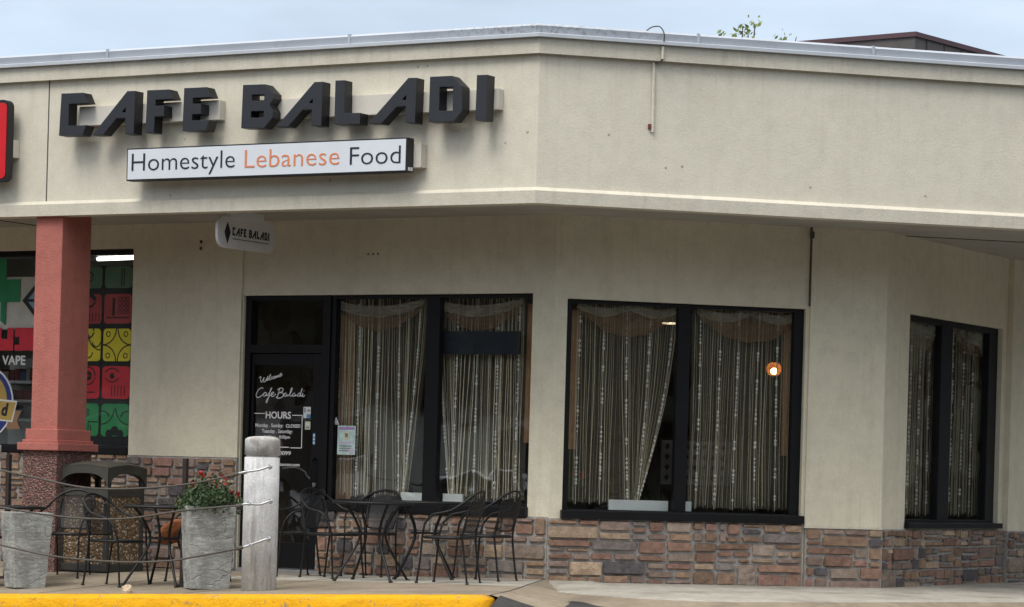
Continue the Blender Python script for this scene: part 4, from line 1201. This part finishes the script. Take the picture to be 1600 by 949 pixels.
# tables with red flowers and dark chairs inside
def dining_set(fr, x, y, label, flower=True):
    t = empty('dining_table', fr.m @ Matrix.Translation((x, y, .05)), label, 'table')
    child(MB().box(-.4, .4, -.35, .35, .70, .74), 'tabletop', M_TAN, t)
    child(MB().tube([(0, 0, 0), (0, 0, .7)], .04, 8).box(-.25, .25, -.25, .25, 0, .03), 'pedestal', M_BLACK, t)
    return t
dining_set(FL, -.75, 1.6, 'dark dining table inside behind the second pane')
dining_set(FM, .9, 1.7, 'dark dining table inside behind the middle window')
def red_plant(fr, x, y, z, label, seed):
    rr = random.Random(seed)
    t = empty('potted_plant', fr.m @ Matrix.Translation((x, y, z)), label, 'plant', 'potted plants inside the cafe')
    child(MB().lathe([(.04, 0), (.06, .1), (.05, .1), (.04, .09)], 12), 'pot', M_TAN, t)
    mb = MB(); mb2 = MB()
    for i in range(60):
        a = rr.uniform(0, 6.28); r = rr.uniform(.02, .11); h = rr.uniform(.1, .26)
        p = Vector((r * math.cos(a), r * math.sin(a), h)); s_ = rr.uniform(.02, .035)
        dd = Vector((rr.uniform(-1, 1), rr.uniform(-1, 1), rr.uniform(-.5, 1))).normalized(); e1 = dd.orthogonal().normalized(); e2 = dd.cross(e1)
        tgt = mb2 if (h > .19) else mb
        tgt.f([tgt.v(*(p + e1 * s_)), tgt.v(*(p + e2 * s_ * .6)), tgt.v(*(p - e1 * s_)), tgt.v(*(p - e2 * s_ * .6))])
    child(mb, 'foliage', M_LEAF, t, normals=False); child(mb2, 'petals', M_FLOWER, t, normals=False)
red_plant(FL, -.95, 1.6, .79, 'red flowering pot plant on the left of the table behind the second pane', 1)
red_plant(FL, -.62, 1.7, .79, 'red flowering pot plant on the right of the table behind the second pane', 2)
def sill_plant(fr, x, y, z, label, seed):
    rr = random.Random(seed)
    mb = MB()
    for i in range(90):
        a = rr.uniform(0, 6.28); l = rr.uniform(.06, .17); b_ = Vector((rr.uniform(-.12, .12), rr.uniform(-.03, .03), 0))
        tip = b_ + Vector((math.cos(a) * l * .6, math.sin(a) * l * .3, l)); sd = Vector((.008, .004, 0))
        mb.f([mb.v(*(b_ + sd)), mb.v(*tip), mb.v(*(b_ - sd))])
    o = mb.build('sill_plant', M_LEAF, None, fr.m @ Matrix.Translation((x, y, z)), normals=False); tag(o, label, 'plant')
sill_plant(FL, -1.55, .32, .72, 'green leafy plant on the sill left of the mullion', 1)
sill_plant(FL, -1.14, .32, .72, 'green leafy plant on the sill right of the mullion', 2)
sill_plant(FM, 1.05, .32, .70, 'low green plant on the sill of the middle window', 3)

# ------------------------------------------------------------------ bollards and ropes
def make_bollard(mw, label):
    t = empty('concrete_bollard', mw, label, 'bollard', 'concrete bollards along the kerb')
    pr = [(.150, -.1), (.150, .6), (.150, 1.133), (.136, 1.135), (.136, 1.150), (.150, 1.152), (.150, 1.278), (.147, 1.288), (.125, 1.303), (.07, 1.312), (.002, 1.315)]
    o = child(MB().lathe(pr, 40), 'shaft', M_BOLL, t)
    for p in o.data.polygons: p.use_smooth = abs(p.normal.z) < .95
    return t
BOL = make_bollard(at(FL, -1.165, 2.955), 'grey concrete bollard standing before the cafe door')
b2_ = copy_tree(BOL, at(FL, -4.22, 2.955), 'grey concrete bollard at the far left end of the ropes')
def rope(pts, label, ends):
    t = empty('rope_line', FL.m @ Matrix.Translation((-2.5, -3.2, pts[4][1])), label, 'rope', 'ropes strung between the bollards')
    path = smooth_path([(x, -3.235, z) for x, z in pts], 6)
    mb = MB()
    mb.tube([(-4.20, -3.10, pts[0][1] + .06)] + list(path), .0085, 6); mb.build('rope', M_ROPE, t, FL.m, smooth=True)
    (xa, za), (xb, zb) = pts[-1], ends
    mb = MB()
    mb.tube(smooth_path([(xa - .03, -3.235, za - .006), (xa + .04, -3.22, za + .015), (xb - .07, -3.15, zb - .03), (xb, -3.105, zb), (xb + .005, -3.07, zb)], 3), .010, 8)
    mb.tube([(xa + .06 + .016 * math.cos(R(a)), -3.21, za + .02 + .016 * math.sin(R(a))) for a in range(0, 360, 30)], .006, 5, closed=True)
    mb.tube([(xb + .018 * math.cos(R(a)), -3.095 + .008, zb + .018 * math.sin(R(a))) for a in range(0, 360, 30)], .006, 5, closed=True)
    mb.build('hook', M_ZINC, t, FL.m, smooth=True)
    mb = MB(); mb.tube([(xa - .05, -3.235, za - .01), (xa + .01, -3.232, za + .004)], .020, 7, r1=.014); mb.build('knot', M_ROPE, t, FL.m)
rope([(-3.786, .905), (-3.349, .841), (-2.848, .775), (-2.36, .776), (-1.747, .83), (-1.216, .93)], 'topmost rope strung from the bollard above the planters', (-.99, 1.000))
rope([(-3.774, .575), (-3.33, .530), (-2.839, .505), (-2.36, .520), (-1.807, .600), (-1.30, .655), (-1.17, .665)], 'middle rope strung from the bollard at planter rim height', (-.975, .708))
rope([(-3.762, .24), (-3.182, .164), (-2.476, .14), (-1.95, .165), (-1.658, .21), (-1.27, .285), (-1.15, .31)], 'lowest rope strung from the bollard across the planter faces', (-.985, .388))

# ------------------------------------------------------------------ planters
def planter(mw, wt, wb, h, label):
    t = empty('stone_planter', mw, label, 'planter', 'square stone planters by the kerb')
    mb = MB(); a, b = wt / 2, wb / 2
    def sq(r, z, j=0): return [mb.v(x * r, y * r, z) for x, y in ((-1, -1), (1, -1), (1, 1), (-1, 1))]
    n = 8; rings = [sq(b + (a - b) * i / n - (.004 if i % 2 else 0), h * i / n) for i in range(n + 1)]
    rings[0] = sq(b * .97, 0); rings.append(sq(a - .03, h + .002)); rings.append(sq(a - .04, h - .09))
    for A, B in zip(rings, rings[1:]):
        for k in range(4): mb.f([A[k], A[(k + 1) % 4], B[(k + 1) % 4], B[k]])
    mb.f(rings[0][::-1]); 
    child(mb, 'pot', M_PLANT, t, bevel=.006)
    child(MB().box(-a + .038, a - .038, -a + .038, a - .038, h - .10, h - .07), 'soil', M_SOIL, t)
    return t
PR = planter(at(FL, -1.825, 2.80, head=47), .415, .345, .715, 'grey stone planter with the red flowers beside the bollard')
PL = planter(at(FL, -3.73, 2.93, head=59), .375, .29, .675, 'empty grey stone planter at the left end of the pavement')

def flower_bush():
    rr = random.Random(5)
    mw = WM[PR.name] @ Matrix.Translation((0, 0, .645))
    t = empty('flowering_bush', mw, 'bushy green plant with small red flowers in the stone planter', 'plant')
    mb = MB()
    for i in range(3400):
        a = rr.uniform(0, 6.283); ph = rr.uniform(-.2, 1.0); rad = rr.uniform(.35, 1) ** .5
        bumpy = 1 + .16 * math.sin(a * 3 + 1) + .12 * math.sin(a * 5 + ph * 6)
        r = .27 * math.sqrt(max(0, 1 - max(0, ph) ** 2)) * rad * bumpy
        p = Vector((r * math.cos(a), r * math.sin(a) - .015,   .06 + .31 * ph * (.8 + .25 * math.sin(a * 4)) * rad))
        s_ = rr.uniform(.010, .020)
        dd = Vector((rr.gauss(0, 1), rr.gauss(0, 1), rr.gauss(.6, 1))).normalized(); e1 = dd.orthogonal().normalized(); e2 = dd.cross(e1)
        mb.f([mb.v(*(p + e1 * s_)), mb.v(*(p + e2 * s_ * .55)), mb.v(*(p - e1 * s_)), mb.v(*(p - e2 * s_ * .55))])
    child(mb, 'foliage', M_LEAF, t, normals=False)
    mb = MB()
    for i in range(26):
        a = rr.uniform(0, 6.28); r = rr.uniform(.02, .24)
        top = Vector((r * math.cos(a), r * math.sin(a), .17 + rr.uniform(-.02, .10) - r * .2)); mb.tube([(top.x * .5, top.y * .5, 0), tuple(top)], .0025, 4)
    child(mb, 'stems', M_LEAF, t)
    spots = [(-.09, .36), (-.08, .33), (.10, .33), (.03, .27), (.12, .26), (.20, .20), (.25, .16), (.045, .24), (-.17, .27), (.14, .31), (.22, .13), (-.15, .24), (.08, .15), (.24, .19), (.0, .30)]
    for x, z in spots:
        mb = MB(); c = Vector((x, -.12 + rr.uniform(-.06, .08) + abs(x) * .3, z))
        for k in range(14):
            dd = Vector((rr.gauss(0, 1), rr.gauss(0, 1), rr.gauss(.3, 1))).normalized(); e1 = dd.orthogonal().normalized(); e2 = dd.cross(e1)
            p = c + dd * .013; s_ = rr.uniform(.011, .018)
            mb.f([mb.v(*(p + e1 * s_)), mb.v(*(p + e2 * s_)), mb.v(*(p - e1 * s_)), mb.v(*(p - e2 * s_))])
        child(mb, 'flower', M_FLOWER, t, normals=False)
flower_bush()

# ------------------------------------------------------------------ litter bin
def litter_bin():
    t = empty('litter_bin', at(FL, -4.265, 1.155), 'square litter bin with pebble panels and a dark arched hood beside the red column', 'bin')
    a = .28
    mb = MB()
    for sx_ in (-1, 1):
        for sy in (-1, 1): mb.box(sx_ * a - .04 if sx_ > 0 else -a - .005, sx_ * a + .005 if sx_ > 0 else -a + .04, sy * a - .04 if sy > 0 else -a - .005, a + .005 if sy > 0 else -a + .04, .0, .98)
    child(mb, 'corner_post', M_PLAST, t, bevel=.01)
    for k in range(4):
        m = Matrix.Rotation(R(90 * k), 4, 'Z')
        mb = MB(); q = MB().box(-a + .04, a - .04, -a + .01, -a + .03, .075, .72)
        q.bm.transform(m); child(q, 'pebble_panel', M_PEB, t)
    child(MB().box(-a - .012, a + .012, -a - .012, a + .012, .0, .075), 'base_ring', M_PLAST, t, bevel=.012)
    mb = MB()
    for k in range(4):
        q = MB().box(-a + .03, a - .03, -a - .004, -a + .035, .715, .79); q.bm.transform(Matrix.Rotation(R(90 * k), 4, 'Z'))
        me = bpy.data.meshes.new('tmp'); q.bm.to_mesh(me); q.bm.free(); mb.bm.from_mesh(me); bpy.data.meshes.remove(me)
    child(mb, 'rim', M_PLASTB, t, bevel=.006)
    child(MB().box(-a + .05, a - .05, -a + .05, a - .05, .66, .70), 'liner', M_PBLK, t)
    # hood: a domed square roof with an arched mouth on every side
    mb = MB(); n = 16; zt = .955
    def arch(u): return zt - .055 * abs(2 * u - 1) ** 4 - .02 * (2 * u - 1) ** 2
    for k in range(4):
        m = Matrix.Rotation(R(90 * k), 4, 'Z'); prev = None
        for i in range(n + 1):
            u = i / n; x = -a - .015 + (2 * a + .03) * u
            ot = .99 + .03 * math.sin(u * math.pi)
            inb = .06 < u < .94
            ib = arch((u - .06) / .88) - .02 if inb else .80
            cur = [mb.bm.verts.new(m @ Vector(p)) for p in ((x, -a - .02, ib), (x, -a - .02, ot), (x, -a + .03, ot), (x, -a + .03, ib))]
            if prev:
                for j in range(4): mb.f([prev[j], prev[(j + 1) % 4], cur[(j + 1) % 4], cur[j]])
            prev = cur
    g = {}
    for i in range(n + 1):
        for j in range(n + 1):
            u, v = i / n * 2 - 1, j / n * 2 - 1
            edge = max(abs(u), abs(v))
            z = 1.055 - .045 * edge ** 2.2 - .02 * (abs(u) * abs(v)) 
            g[i, j] = mb.v(u * (a + .022), v * (a + .022), z)
    for i in range(n):
        for j in range(n): mb.f([g[i, j], g[i + 1, j], g[i + 1, j + 1], g[i, j + 1]])
    child(mb, 'hood', M_PLASTB, t)
litter_bin()

# ------------------------------------------------------------------ patio furniture
def make_chair():
    t = empty('patio_chair', I4.copy(), 'x', 'chair', 'black iron patio chairs')
    for sx_ in (-1, 1):
        p = smooth_path([(sx_ * .235, -.245, 0.0), (sx_ * .225, -.215, .22), (sx_ * .225, -.20, .41), (sx_ * .245, -.17, .53)], 4)
        child(MB().tube(p, .0105, 6).lathe([(.018, 0), (.018, .012), (.011, .02)], 8, (sx_ * .235, -.245, 0)), 'leg', M_IRON, t, smooth=True)
        p = smooth_path([(sx_ * .185, .275, 0.0), (sx_ * .18, .235, .24), (sx_ * .185, .215, .44), (sx_ * .18, .27, .64), (sx_ * .165, .305, .76)], 4)
        child(MB().tube(p, .0105, 6).lathe([(.018, 0), (.018, .012), (.011, .02)], 8, (sx_ * .185, .275, 0)), 'leg', M_IRON, t, smooth=True)
    half = [(.245, -.17, .53), (.262, -.09, .61), (.268, .02, .635), (.262, .12, .66), (.235, .22, .72), (.175, .295, .785), (.08, .335, .822), (0, .345, .832)]
    p = smooth_path([(x, y, z) for x, y, z in half] + [(-x, y, z) for x, y, z in half[-2::-1]], 4)
    child(MB().tube(p, .0115, 6), 'hoop', M_IRON, t, smooth=True)
    rim = []
    for i in range(28):
        a = 2 * math.pi * i / 28; c, s_ = math.cos(a), math.sin(a)
        rim.append((.235 * math.copysign(abs(c) ** .6, c), .225 * math.copysign(abs(s_) ** .6, s_), .412))
    child(MB().tube(rim, .013, 6, closed=True), 'seat_frame', M_IRON, t, smooth=True)
    mb = MB(); mb.f([mb.v(x * .97, y * .97, .414) for x, y, z in rim]); child(mb, 'seat', M_MESH, t)
    mb = MB(); g = {}; n = 8
    for i in range(n + 1):
        for k in range(n + 1):
            u, v = i / n * 2 - 1, k / n
            wd = .15 + .03 * math.sin(v * 2.4); z = .465 + .325 * v - .05 * u * u * v
            g[i, k] = mb.v(u * wd, .232 + .10 * v + .012 * math.sin(v * 3) - .03 * u * u + .012, z)
    for i in range(n):
        for k in range(n): mb.f([g[i, k], g[i + 1, k], g[i + 1, k + 1], g[i, k + 1]])
    child(mb, 'backrest', M_MESH, t, smooth=True, normals=False)
    edge = [g_ for g_ in []]
    pts = [(-.15, .214, .50), (-.165, .258, .62), (-.178, .30, .74), (-.165, .325, .80)]
    mb = MB()
    mb.tube([(-.15, .216, .465), (-.08, .236, .463), (.08, .236, .463), (.15, .216, .465)], .008, 5)
    for sx_ in (-1, 1): mb.tube(smooth_path([(sx_ * .15, .216, .465), (sx_ * .172, .258, .60), (sx_ * .176, .296, .735), (sx_ * .13, .318, .805)], 4), .0075, 5)
    child(mb, 'back_frame', M_IRON, t, smooth=True)
    return t
CH = make_chair()
CHAIRS = [  # x along the wall, o out, heading
 (-2.38, .70, -35, 'iron chair in front of the dark cafe door beside the bollard'),
 (-1.72, 1.00, 80, 'iron chair facing the round tables with its back to the door'),
 (-1.70, .36, 8, 'iron chair tucked between the window sill and the two round tables'),
 (-.16, 1.50, -80, 'iron chair facing left on the near side of the right hand table'),
 (-.26, .70, -90, 'rightmost iron chair, by the stone base near the stucco corner'),
 (-4.12, 1.88, 18, 'iron chair standing before the litter bin'),
 (-2.95, 2.62, 88, 'iron chair turned to the flower planter, between the two planters'),
 (-2.46, 2.05, -20, 'iron chair behind the flower planter with the rust coloured bag on it'),
]
for i, (x, o_, h, lab) in enumerate(CHAIRS):
    mw = at(FL, x, o_, head=h) @ Matrix.Diagonal((.88, .88, .98, 1))
    if i == 0:
        CH.matrix_basis = mw; CH['label'] = lab
        for c_ in CH.children: WM[c_.name] = mw
        WM[CH.name] = mw
    else: copy_tree(CH, mw, lab)
def make_table(mw, label, r=.36, zt=.70):
    t = empty('patio_table', mw, label, 'table', 'black iron patio tables')
    mb = MB(); mb.tube([(r * math.cos(2 * math.pi * i / 32), r * math.sin(2 * math.pi * i / 32), zt) for i in range(32)], .014, 6, closed=True)
    child(mb, 'rim', M_IRON, t, smooth=True)
    mb = MB(); mb.lathe([(r - .005, zt + .002), (r - .005, zt + .006)], 32); child(mb, 'tabletop', M_MESH, t)
    for k in range(4):
        a = R(45 + 90 * k); c, s_ = math.cos(a), math.sin(a)
        p = smooth_path([(c * q, s_ * q, z) for q, z in ((.37, 0), (.29, .12), (.17, .30), (.13, .42), (.17, .54), (.27, zt - .02), (.30, zt))], 4)
        child(MB().tube(p, .012, 6).lathe([(.02, 0), (.02, .012), (.012, .02)], 8, (c * .37, s_ * .37, 0)), 'leg', M_IRON, t, smooth=True)
    child(MB().tube([(.13 * math.cos(2 * math.pi * i / 24), .13 * math.sin(2 * math.pi * i / 24), .42) for i in range(24)], .009, 5, closed=True), 'ring', M_IRON, t, smooth=True)
    return t
TBL = make_table(at(FL, -1.01, 1.42, head=15), 'round iron table nearer the kerb, before the left window')
for x, o_, h, lab in ((-.95, .62, 30, 'round iron table close to the stone base under the left window'),
                      (-2.50, 2.52, 10, 'round iron table behind the flower planter'),
                      (-4.27, 2.58, 20, 'round iron table behind the empty planter at the left')):
    copy_tree(TBL, at(FL, x, o_, head=h), lab)

# posts
for x, o_, h, lab in ((-2.215, 2.62, 1.13, 'slim dark metal post behind the flower planter'), (-4.60, 2.15, 1.16, 'slim dark metal post by the left table')):
    t = empty('metal_post', at(FL, x, o_), lab, 'post', 'slim metal posts')
    child(MB().box(-.02, .02, -.02, .02, 0, h), 'shaft', M_POST, t, bevel=.004)
    child(MB().box(-.05, .05, -.05, .05, 0, .02), 'foot_plate', M_POST, t)

# bag
def bag():
    rr = random.Random(3)
    mb = MB(); n, m = 20, 12; g = {}
    for j in range(m + 1):
        v = j / m
        for i in range(n):
            a = 2 * math.pi * i / n
            r = math.sin(v * math.pi) ** .6 * (1 - .25 * v)
            r *= 1 + .07 * math.sin(a * 7 + v * 5) + .05 * math.sin(a * 3)
            g[i, j] = mb.v(.17 * (2 * v - 1), .10 * r * math.cos(a), .11 * r * math.sin(a) + .05 * v)
    for j in range(m):
        for i in range(n): mb.f([g[i, j], g[(i + 1) % n, j], g[(i + 1) % n, j + 1], g[i, j + 1]])
    o = mb.build('cloth_bag', M_BAG, None, at(FL, -2.70, 2.10, pave(-2.7, 2.1) + .44, 25) @ Matrix.Rotation(R(-22), 4, 'Y'), smooth=True)
    tag(o, 'rust coloured slouched cloth bag on the chair behind the flower planter', 'bag')
bag()
mb = MB(); rr = random.Random(2)
mb.ball((0, 0, .02), .06, .045, .05, 9, 6)
for v in mb.bm.verts: v.co *= rr.uniform(.8, 1.15)
tag(mb.build('beige_rock', M_PEBBLE, None, at(FL, -2.16, 3.47)), 'small beige rock lying on the pavement behind the yellow kerb', 'rock')

# ------------------------------------------------------------------ behind the roof
def shed():
    c = Vector((6.1, 46.0, 0)); ztop = 8.06
    t = empty('rooftop_shed', Matrix.Translation(c + Vector((0, 2, 4.7))), 'dark flat roofed shed rising behind the right end of the roof', 'shed')
    dl = Vector((math.sin(R(-52)), math.cos(R(-52)), 0)); dr = Vector((math.sin(R(38)), math.cos(R(38)), 0))
    m = Matrix.Translation(c) @ Matrix(((dr.x, dl.x, 0, 0), (dr.y, dl.y, 0, 0), (0, 0, 1, 0), (0, 0, 0, 1)))
    MB().box(.0, 9, .0, 2.25, 3.0, ztop).build('siding', M_ROOFD, t, m)
    MB().box(-.03, 9.05, -.03, 2.3, ztop, ztop + .075).build('roof_edge', M_ROOFT, t, m)
    mb = MB()
    for k in range(9): mb.box(-.03, -.005, .35, 1.9, 7.0 + k * .105, 7.07 + k * .105)
    mb.build('louver', M_ROOFL, t, m)
    mb = MB()
    for k in range(14): mb.box(.35 + k * .55, .37 + k * .55, -.012, -.001, 3.0, ztop)
    mb.build('siding_seam', M_ROOFL, t, m)
shed()
def roof_tree():
    rr = random.Random(14)
    t = empty('tree', Matrix.Translation((3.2, 43, 0)), 'tree behind the building with only its top twigs above the roof edge', 'tree')
    mb = MB(); mb.tube([(0, 0, -.3), (.05, .02, 2), (0, 0, 4.2), (.02, 0, 5.6)], .16, 8, r1=.05)
    tips = [(-.34, 0, 7.52), (-.14, .05, 7.53), (-.02, 0, 7.66), (.16, 0, 7.72), (.55, .1, 7.53), (.06, -.1, 7.56), (.78, .1, 7.56)]
    br = MB()
    for x, y, z in tips: br.tube(smooth_path([(.02, 0, 4.8), (x * .4, y, 6.0), (x * .9, y, z - .3), (x, y, z)], 4), .03, 5, r1=.005)
    lf = MB()
    for i, (x, y, z) in enumerate(tips[:-1]):
        for k in range(15):
            p = Vector((x + rr.gauss(0, .06), y + rr.gauss(0, .05), z + rr.gauss(-.02, .05))); s_ = rr.uniform(.03, .06)
            dd = Vector((rr.gauss(0, 1), rr.gauss(0, 1), rr.gauss(0, 1))).normalized(); e1 = dd.orthogonal().normalized(); e2 = dd.cross(e1)
            lf.f([lf.v(*(p + e1 * s_)), lf.v(*(p + e2 * s_ * .45)), lf.v(*(p - e1 * s_)), lf.v(*(p - e2 * s_ * .45))])
    for k in range(900):
        a = rr.uniform(0, 6.28); r = rr.uniform(0, 1.5); p = Vector((r * math.cos(a), r * math.sin(a), rr.uniform(4.6, 6.9))); s_ = rr.uniform(.04, .08)
        dd = Vector((rr.gauss(0, 1), rr.gauss(0, 1), rr.gauss(0, 1))).normalized(); e1 = dd.orthogonal().normalized(); e2 = dd.cross(e1)
        lf.f([lf.v(*(p + e1 * s_)), lf.v(*(p + e2 * s_ * .45)), lf.v(*(p - e1 * s_)), lf.v(*(p - e2 * s_ * .45))])
    child(mb, 'trunk', M_BARK, t, smooth=True); child(br, 'branches', M_BARK, t); child(lf, 'crown', M_LEAF2, t, normals=False)
roof_tree()

# ------------------------------------------------------------------ what the glass reflects: the far side of the parking lot
def far_side():
    rr = random.Random(77)
    mb = MB()  # unseen trees, added to darken the window reflections and block low sky light
    for i in range(46000):
        a = R(rr.uniform(150, 428)); d_ = 58 + rr.uniform(0, 10)
        x, y = math.cos(a) * d_, 22 + math.sin(a) * d_
        if y > 85: continue
        hmax = 12 + 3.5 * math.sin(a * 23) + 2 * math.sin(a * 61)
        p = Vector((x, y, rr.uniform(.0, 1) ** .9 * hmax)); s_ = rr.uniform(.6, 1.3)
        dd = Vector((rr.gauss(0, 1), rr.gauss(0, 1), rr.gauss(0, .5))).normalized(); e1 = dd.orthogonal().normalized(); e2 = dd.cross(e1)
        mb.f([mb.v(*(p + e1 * s_)), mb.v(*(p + e2 * s_ * .7)), mb.v(*(p - e1 * s_)), mb.v(*(p - e2 * s_ * .7))])
    o = mb.build('added_treeline', M_FARLEAF, None, normals=False)
    tag(o, 'added belt of unseen dark trees that dims the window reflections', 'trees', kind='stuff')
    for deg, dist, wd, lab in ((208, 46, 30, 'long low pale shop building across the parking lot'),):
        c = Vector((math.cos(R(deg)) * dist, 24 + math.sin(R(deg)) * dist, 0))
        m = Matrix.Translation(c) @ Matrix.Rotation(R(deg + 90), 4, 'Z')
        t = empty('shop_building', m, lab, 'building')
        child(MB().box(-wd / 2, wd / 2, -6, 0, -.4, 2.7), 'wall', M_SHOPW, t)
        child(MB().box(-wd / 2 - .3, wd / 2 + .3, -6.3, .3, 2.7, 2.9), 'roof', M_ROOFD, t)
        for k in range(5):
            x = -wd / 2 + 2 + k * (wd - 4) / 4.6
            child(MB().box(x, x + 2.2, .002, .06, .6, 2.3), 'window', M_PBLK, t)
far_side()
def parked_car(mw, label, paint):
    t = empty('parked_car', mw, label, 'car', 'cars parked across the lot')
    side = [(-2.2, .35), (-2.25, .62), (-2.15, .88), (-1.55, .98), (-.75, 1.02), (-.15, 1.36), (.35, 1.45), (1.35, 1.43), (1.95, 1.08), (2.2, 1.0), (2.25, .6), (2.2, .32)]
    mb = MB(); rows = []
    for yy, k in ((-.86, 0), (-.80, 1), (.80, 1), (.86, 0)):
        rows.append([mb.v(x, yy * (1 if z < 1.0 else .82), z if k or z < 1.0 else z - .03) for x, z in side])
    for A, B in zip(rows, rows[1:]):
        n = len(side)
        for q in range(n): mb.f([A[q], A[(q + 1) % n], B[(q + 1) % n], B[q]])
    mb.f(rows[0][::-1]); mb.f(rows[-1])
    child(mb, 'body', paint, t, bevel=.03)
    for sy in (-1, 1):
        q = MB().prism([(-.62, 1.04), (-.10, 1.32), (.35, 1.39), (.35, 1.04)], sy * .80 - .008, sy * .80 + .008); child(q, 'side_window', M_PBLK, t)
        q = MB().prism([(.42, 1.04), (.42, 1.39), (1.28, 1.37), (1.75, 1.06)], sy * .80 - .008, sy * .80 + .008); child(q, 'side_window', M_PBLK, t)
        for x in (-1.35, 1.35):
            m = Matrix.Translation((x, sy * .80, .32)) @ Matrix.Rotation(R(90), 4, 'X')
            q = MB().lathe([(.2, -.1), (.32, -.1), (.33, .0), (.32, .1), (.2, .1)], 20); q.bm.transform(m); w_ = child(q, 'wheel', M_PBLK, t)
            q = MB().lathe([(.02, -.105), (.2, -.1), (.2, .1), (.02, .105)], 16); q.bm.transform(m); child(q, 'rim', M_ZINC, w_)
    for x, nm in ((-2.235, 'headlight'), (2.235, 'tail_light')):
        for sy in (-1, 1): child(MB().box(x - .03, x + .03, sy * .62 - .16, sy * .62 + .16, .68, .80), nm, M_WHITE if nm == 'headlight' else M_FLOWER, t)
    q = MB(); q.f([q.v(-.78, -.68, 1.035), q.v(-.78, .68, 1.035), q.v(-.19, .62, 1.36), q.v(-.19, -.62, 1.36)]); child(q, 'windscreen', M_PBLK, t)
    return t
C_SIL = mat('car_silver', (.55, .56, .58), .5, .3, .02); C_RED = mat('car_red', (.25, .02, .02), .5, 0, .02); C_WHT = mat('car_white', (.62, .62, .62), .5, 0, .02)
for ang, dist, pm, lab in ((205, 30, C_SIL, 'silver car parked across the lot'), (212, 27, C_RED, 'dark red car parked across the lot'), (198, 33, C_WHT, 'white car parked across the lot'), (297, 34, C_WHT, 'white car parked on the far right of the lot')):
    x, y = math.cos(R(ang)) * dist, 26 + math.sin(R(ang)) * dist
    lx = FL.loc((x, y))[0]
    z = min(-.13, zk(max(-5.5, min(1.6, lx))) - .15)
    parked_car(Matrix.Translation((x, y, z)) @ Matrix.Rotation(R(ang + 75), 4, 'Z'), lab, pm)
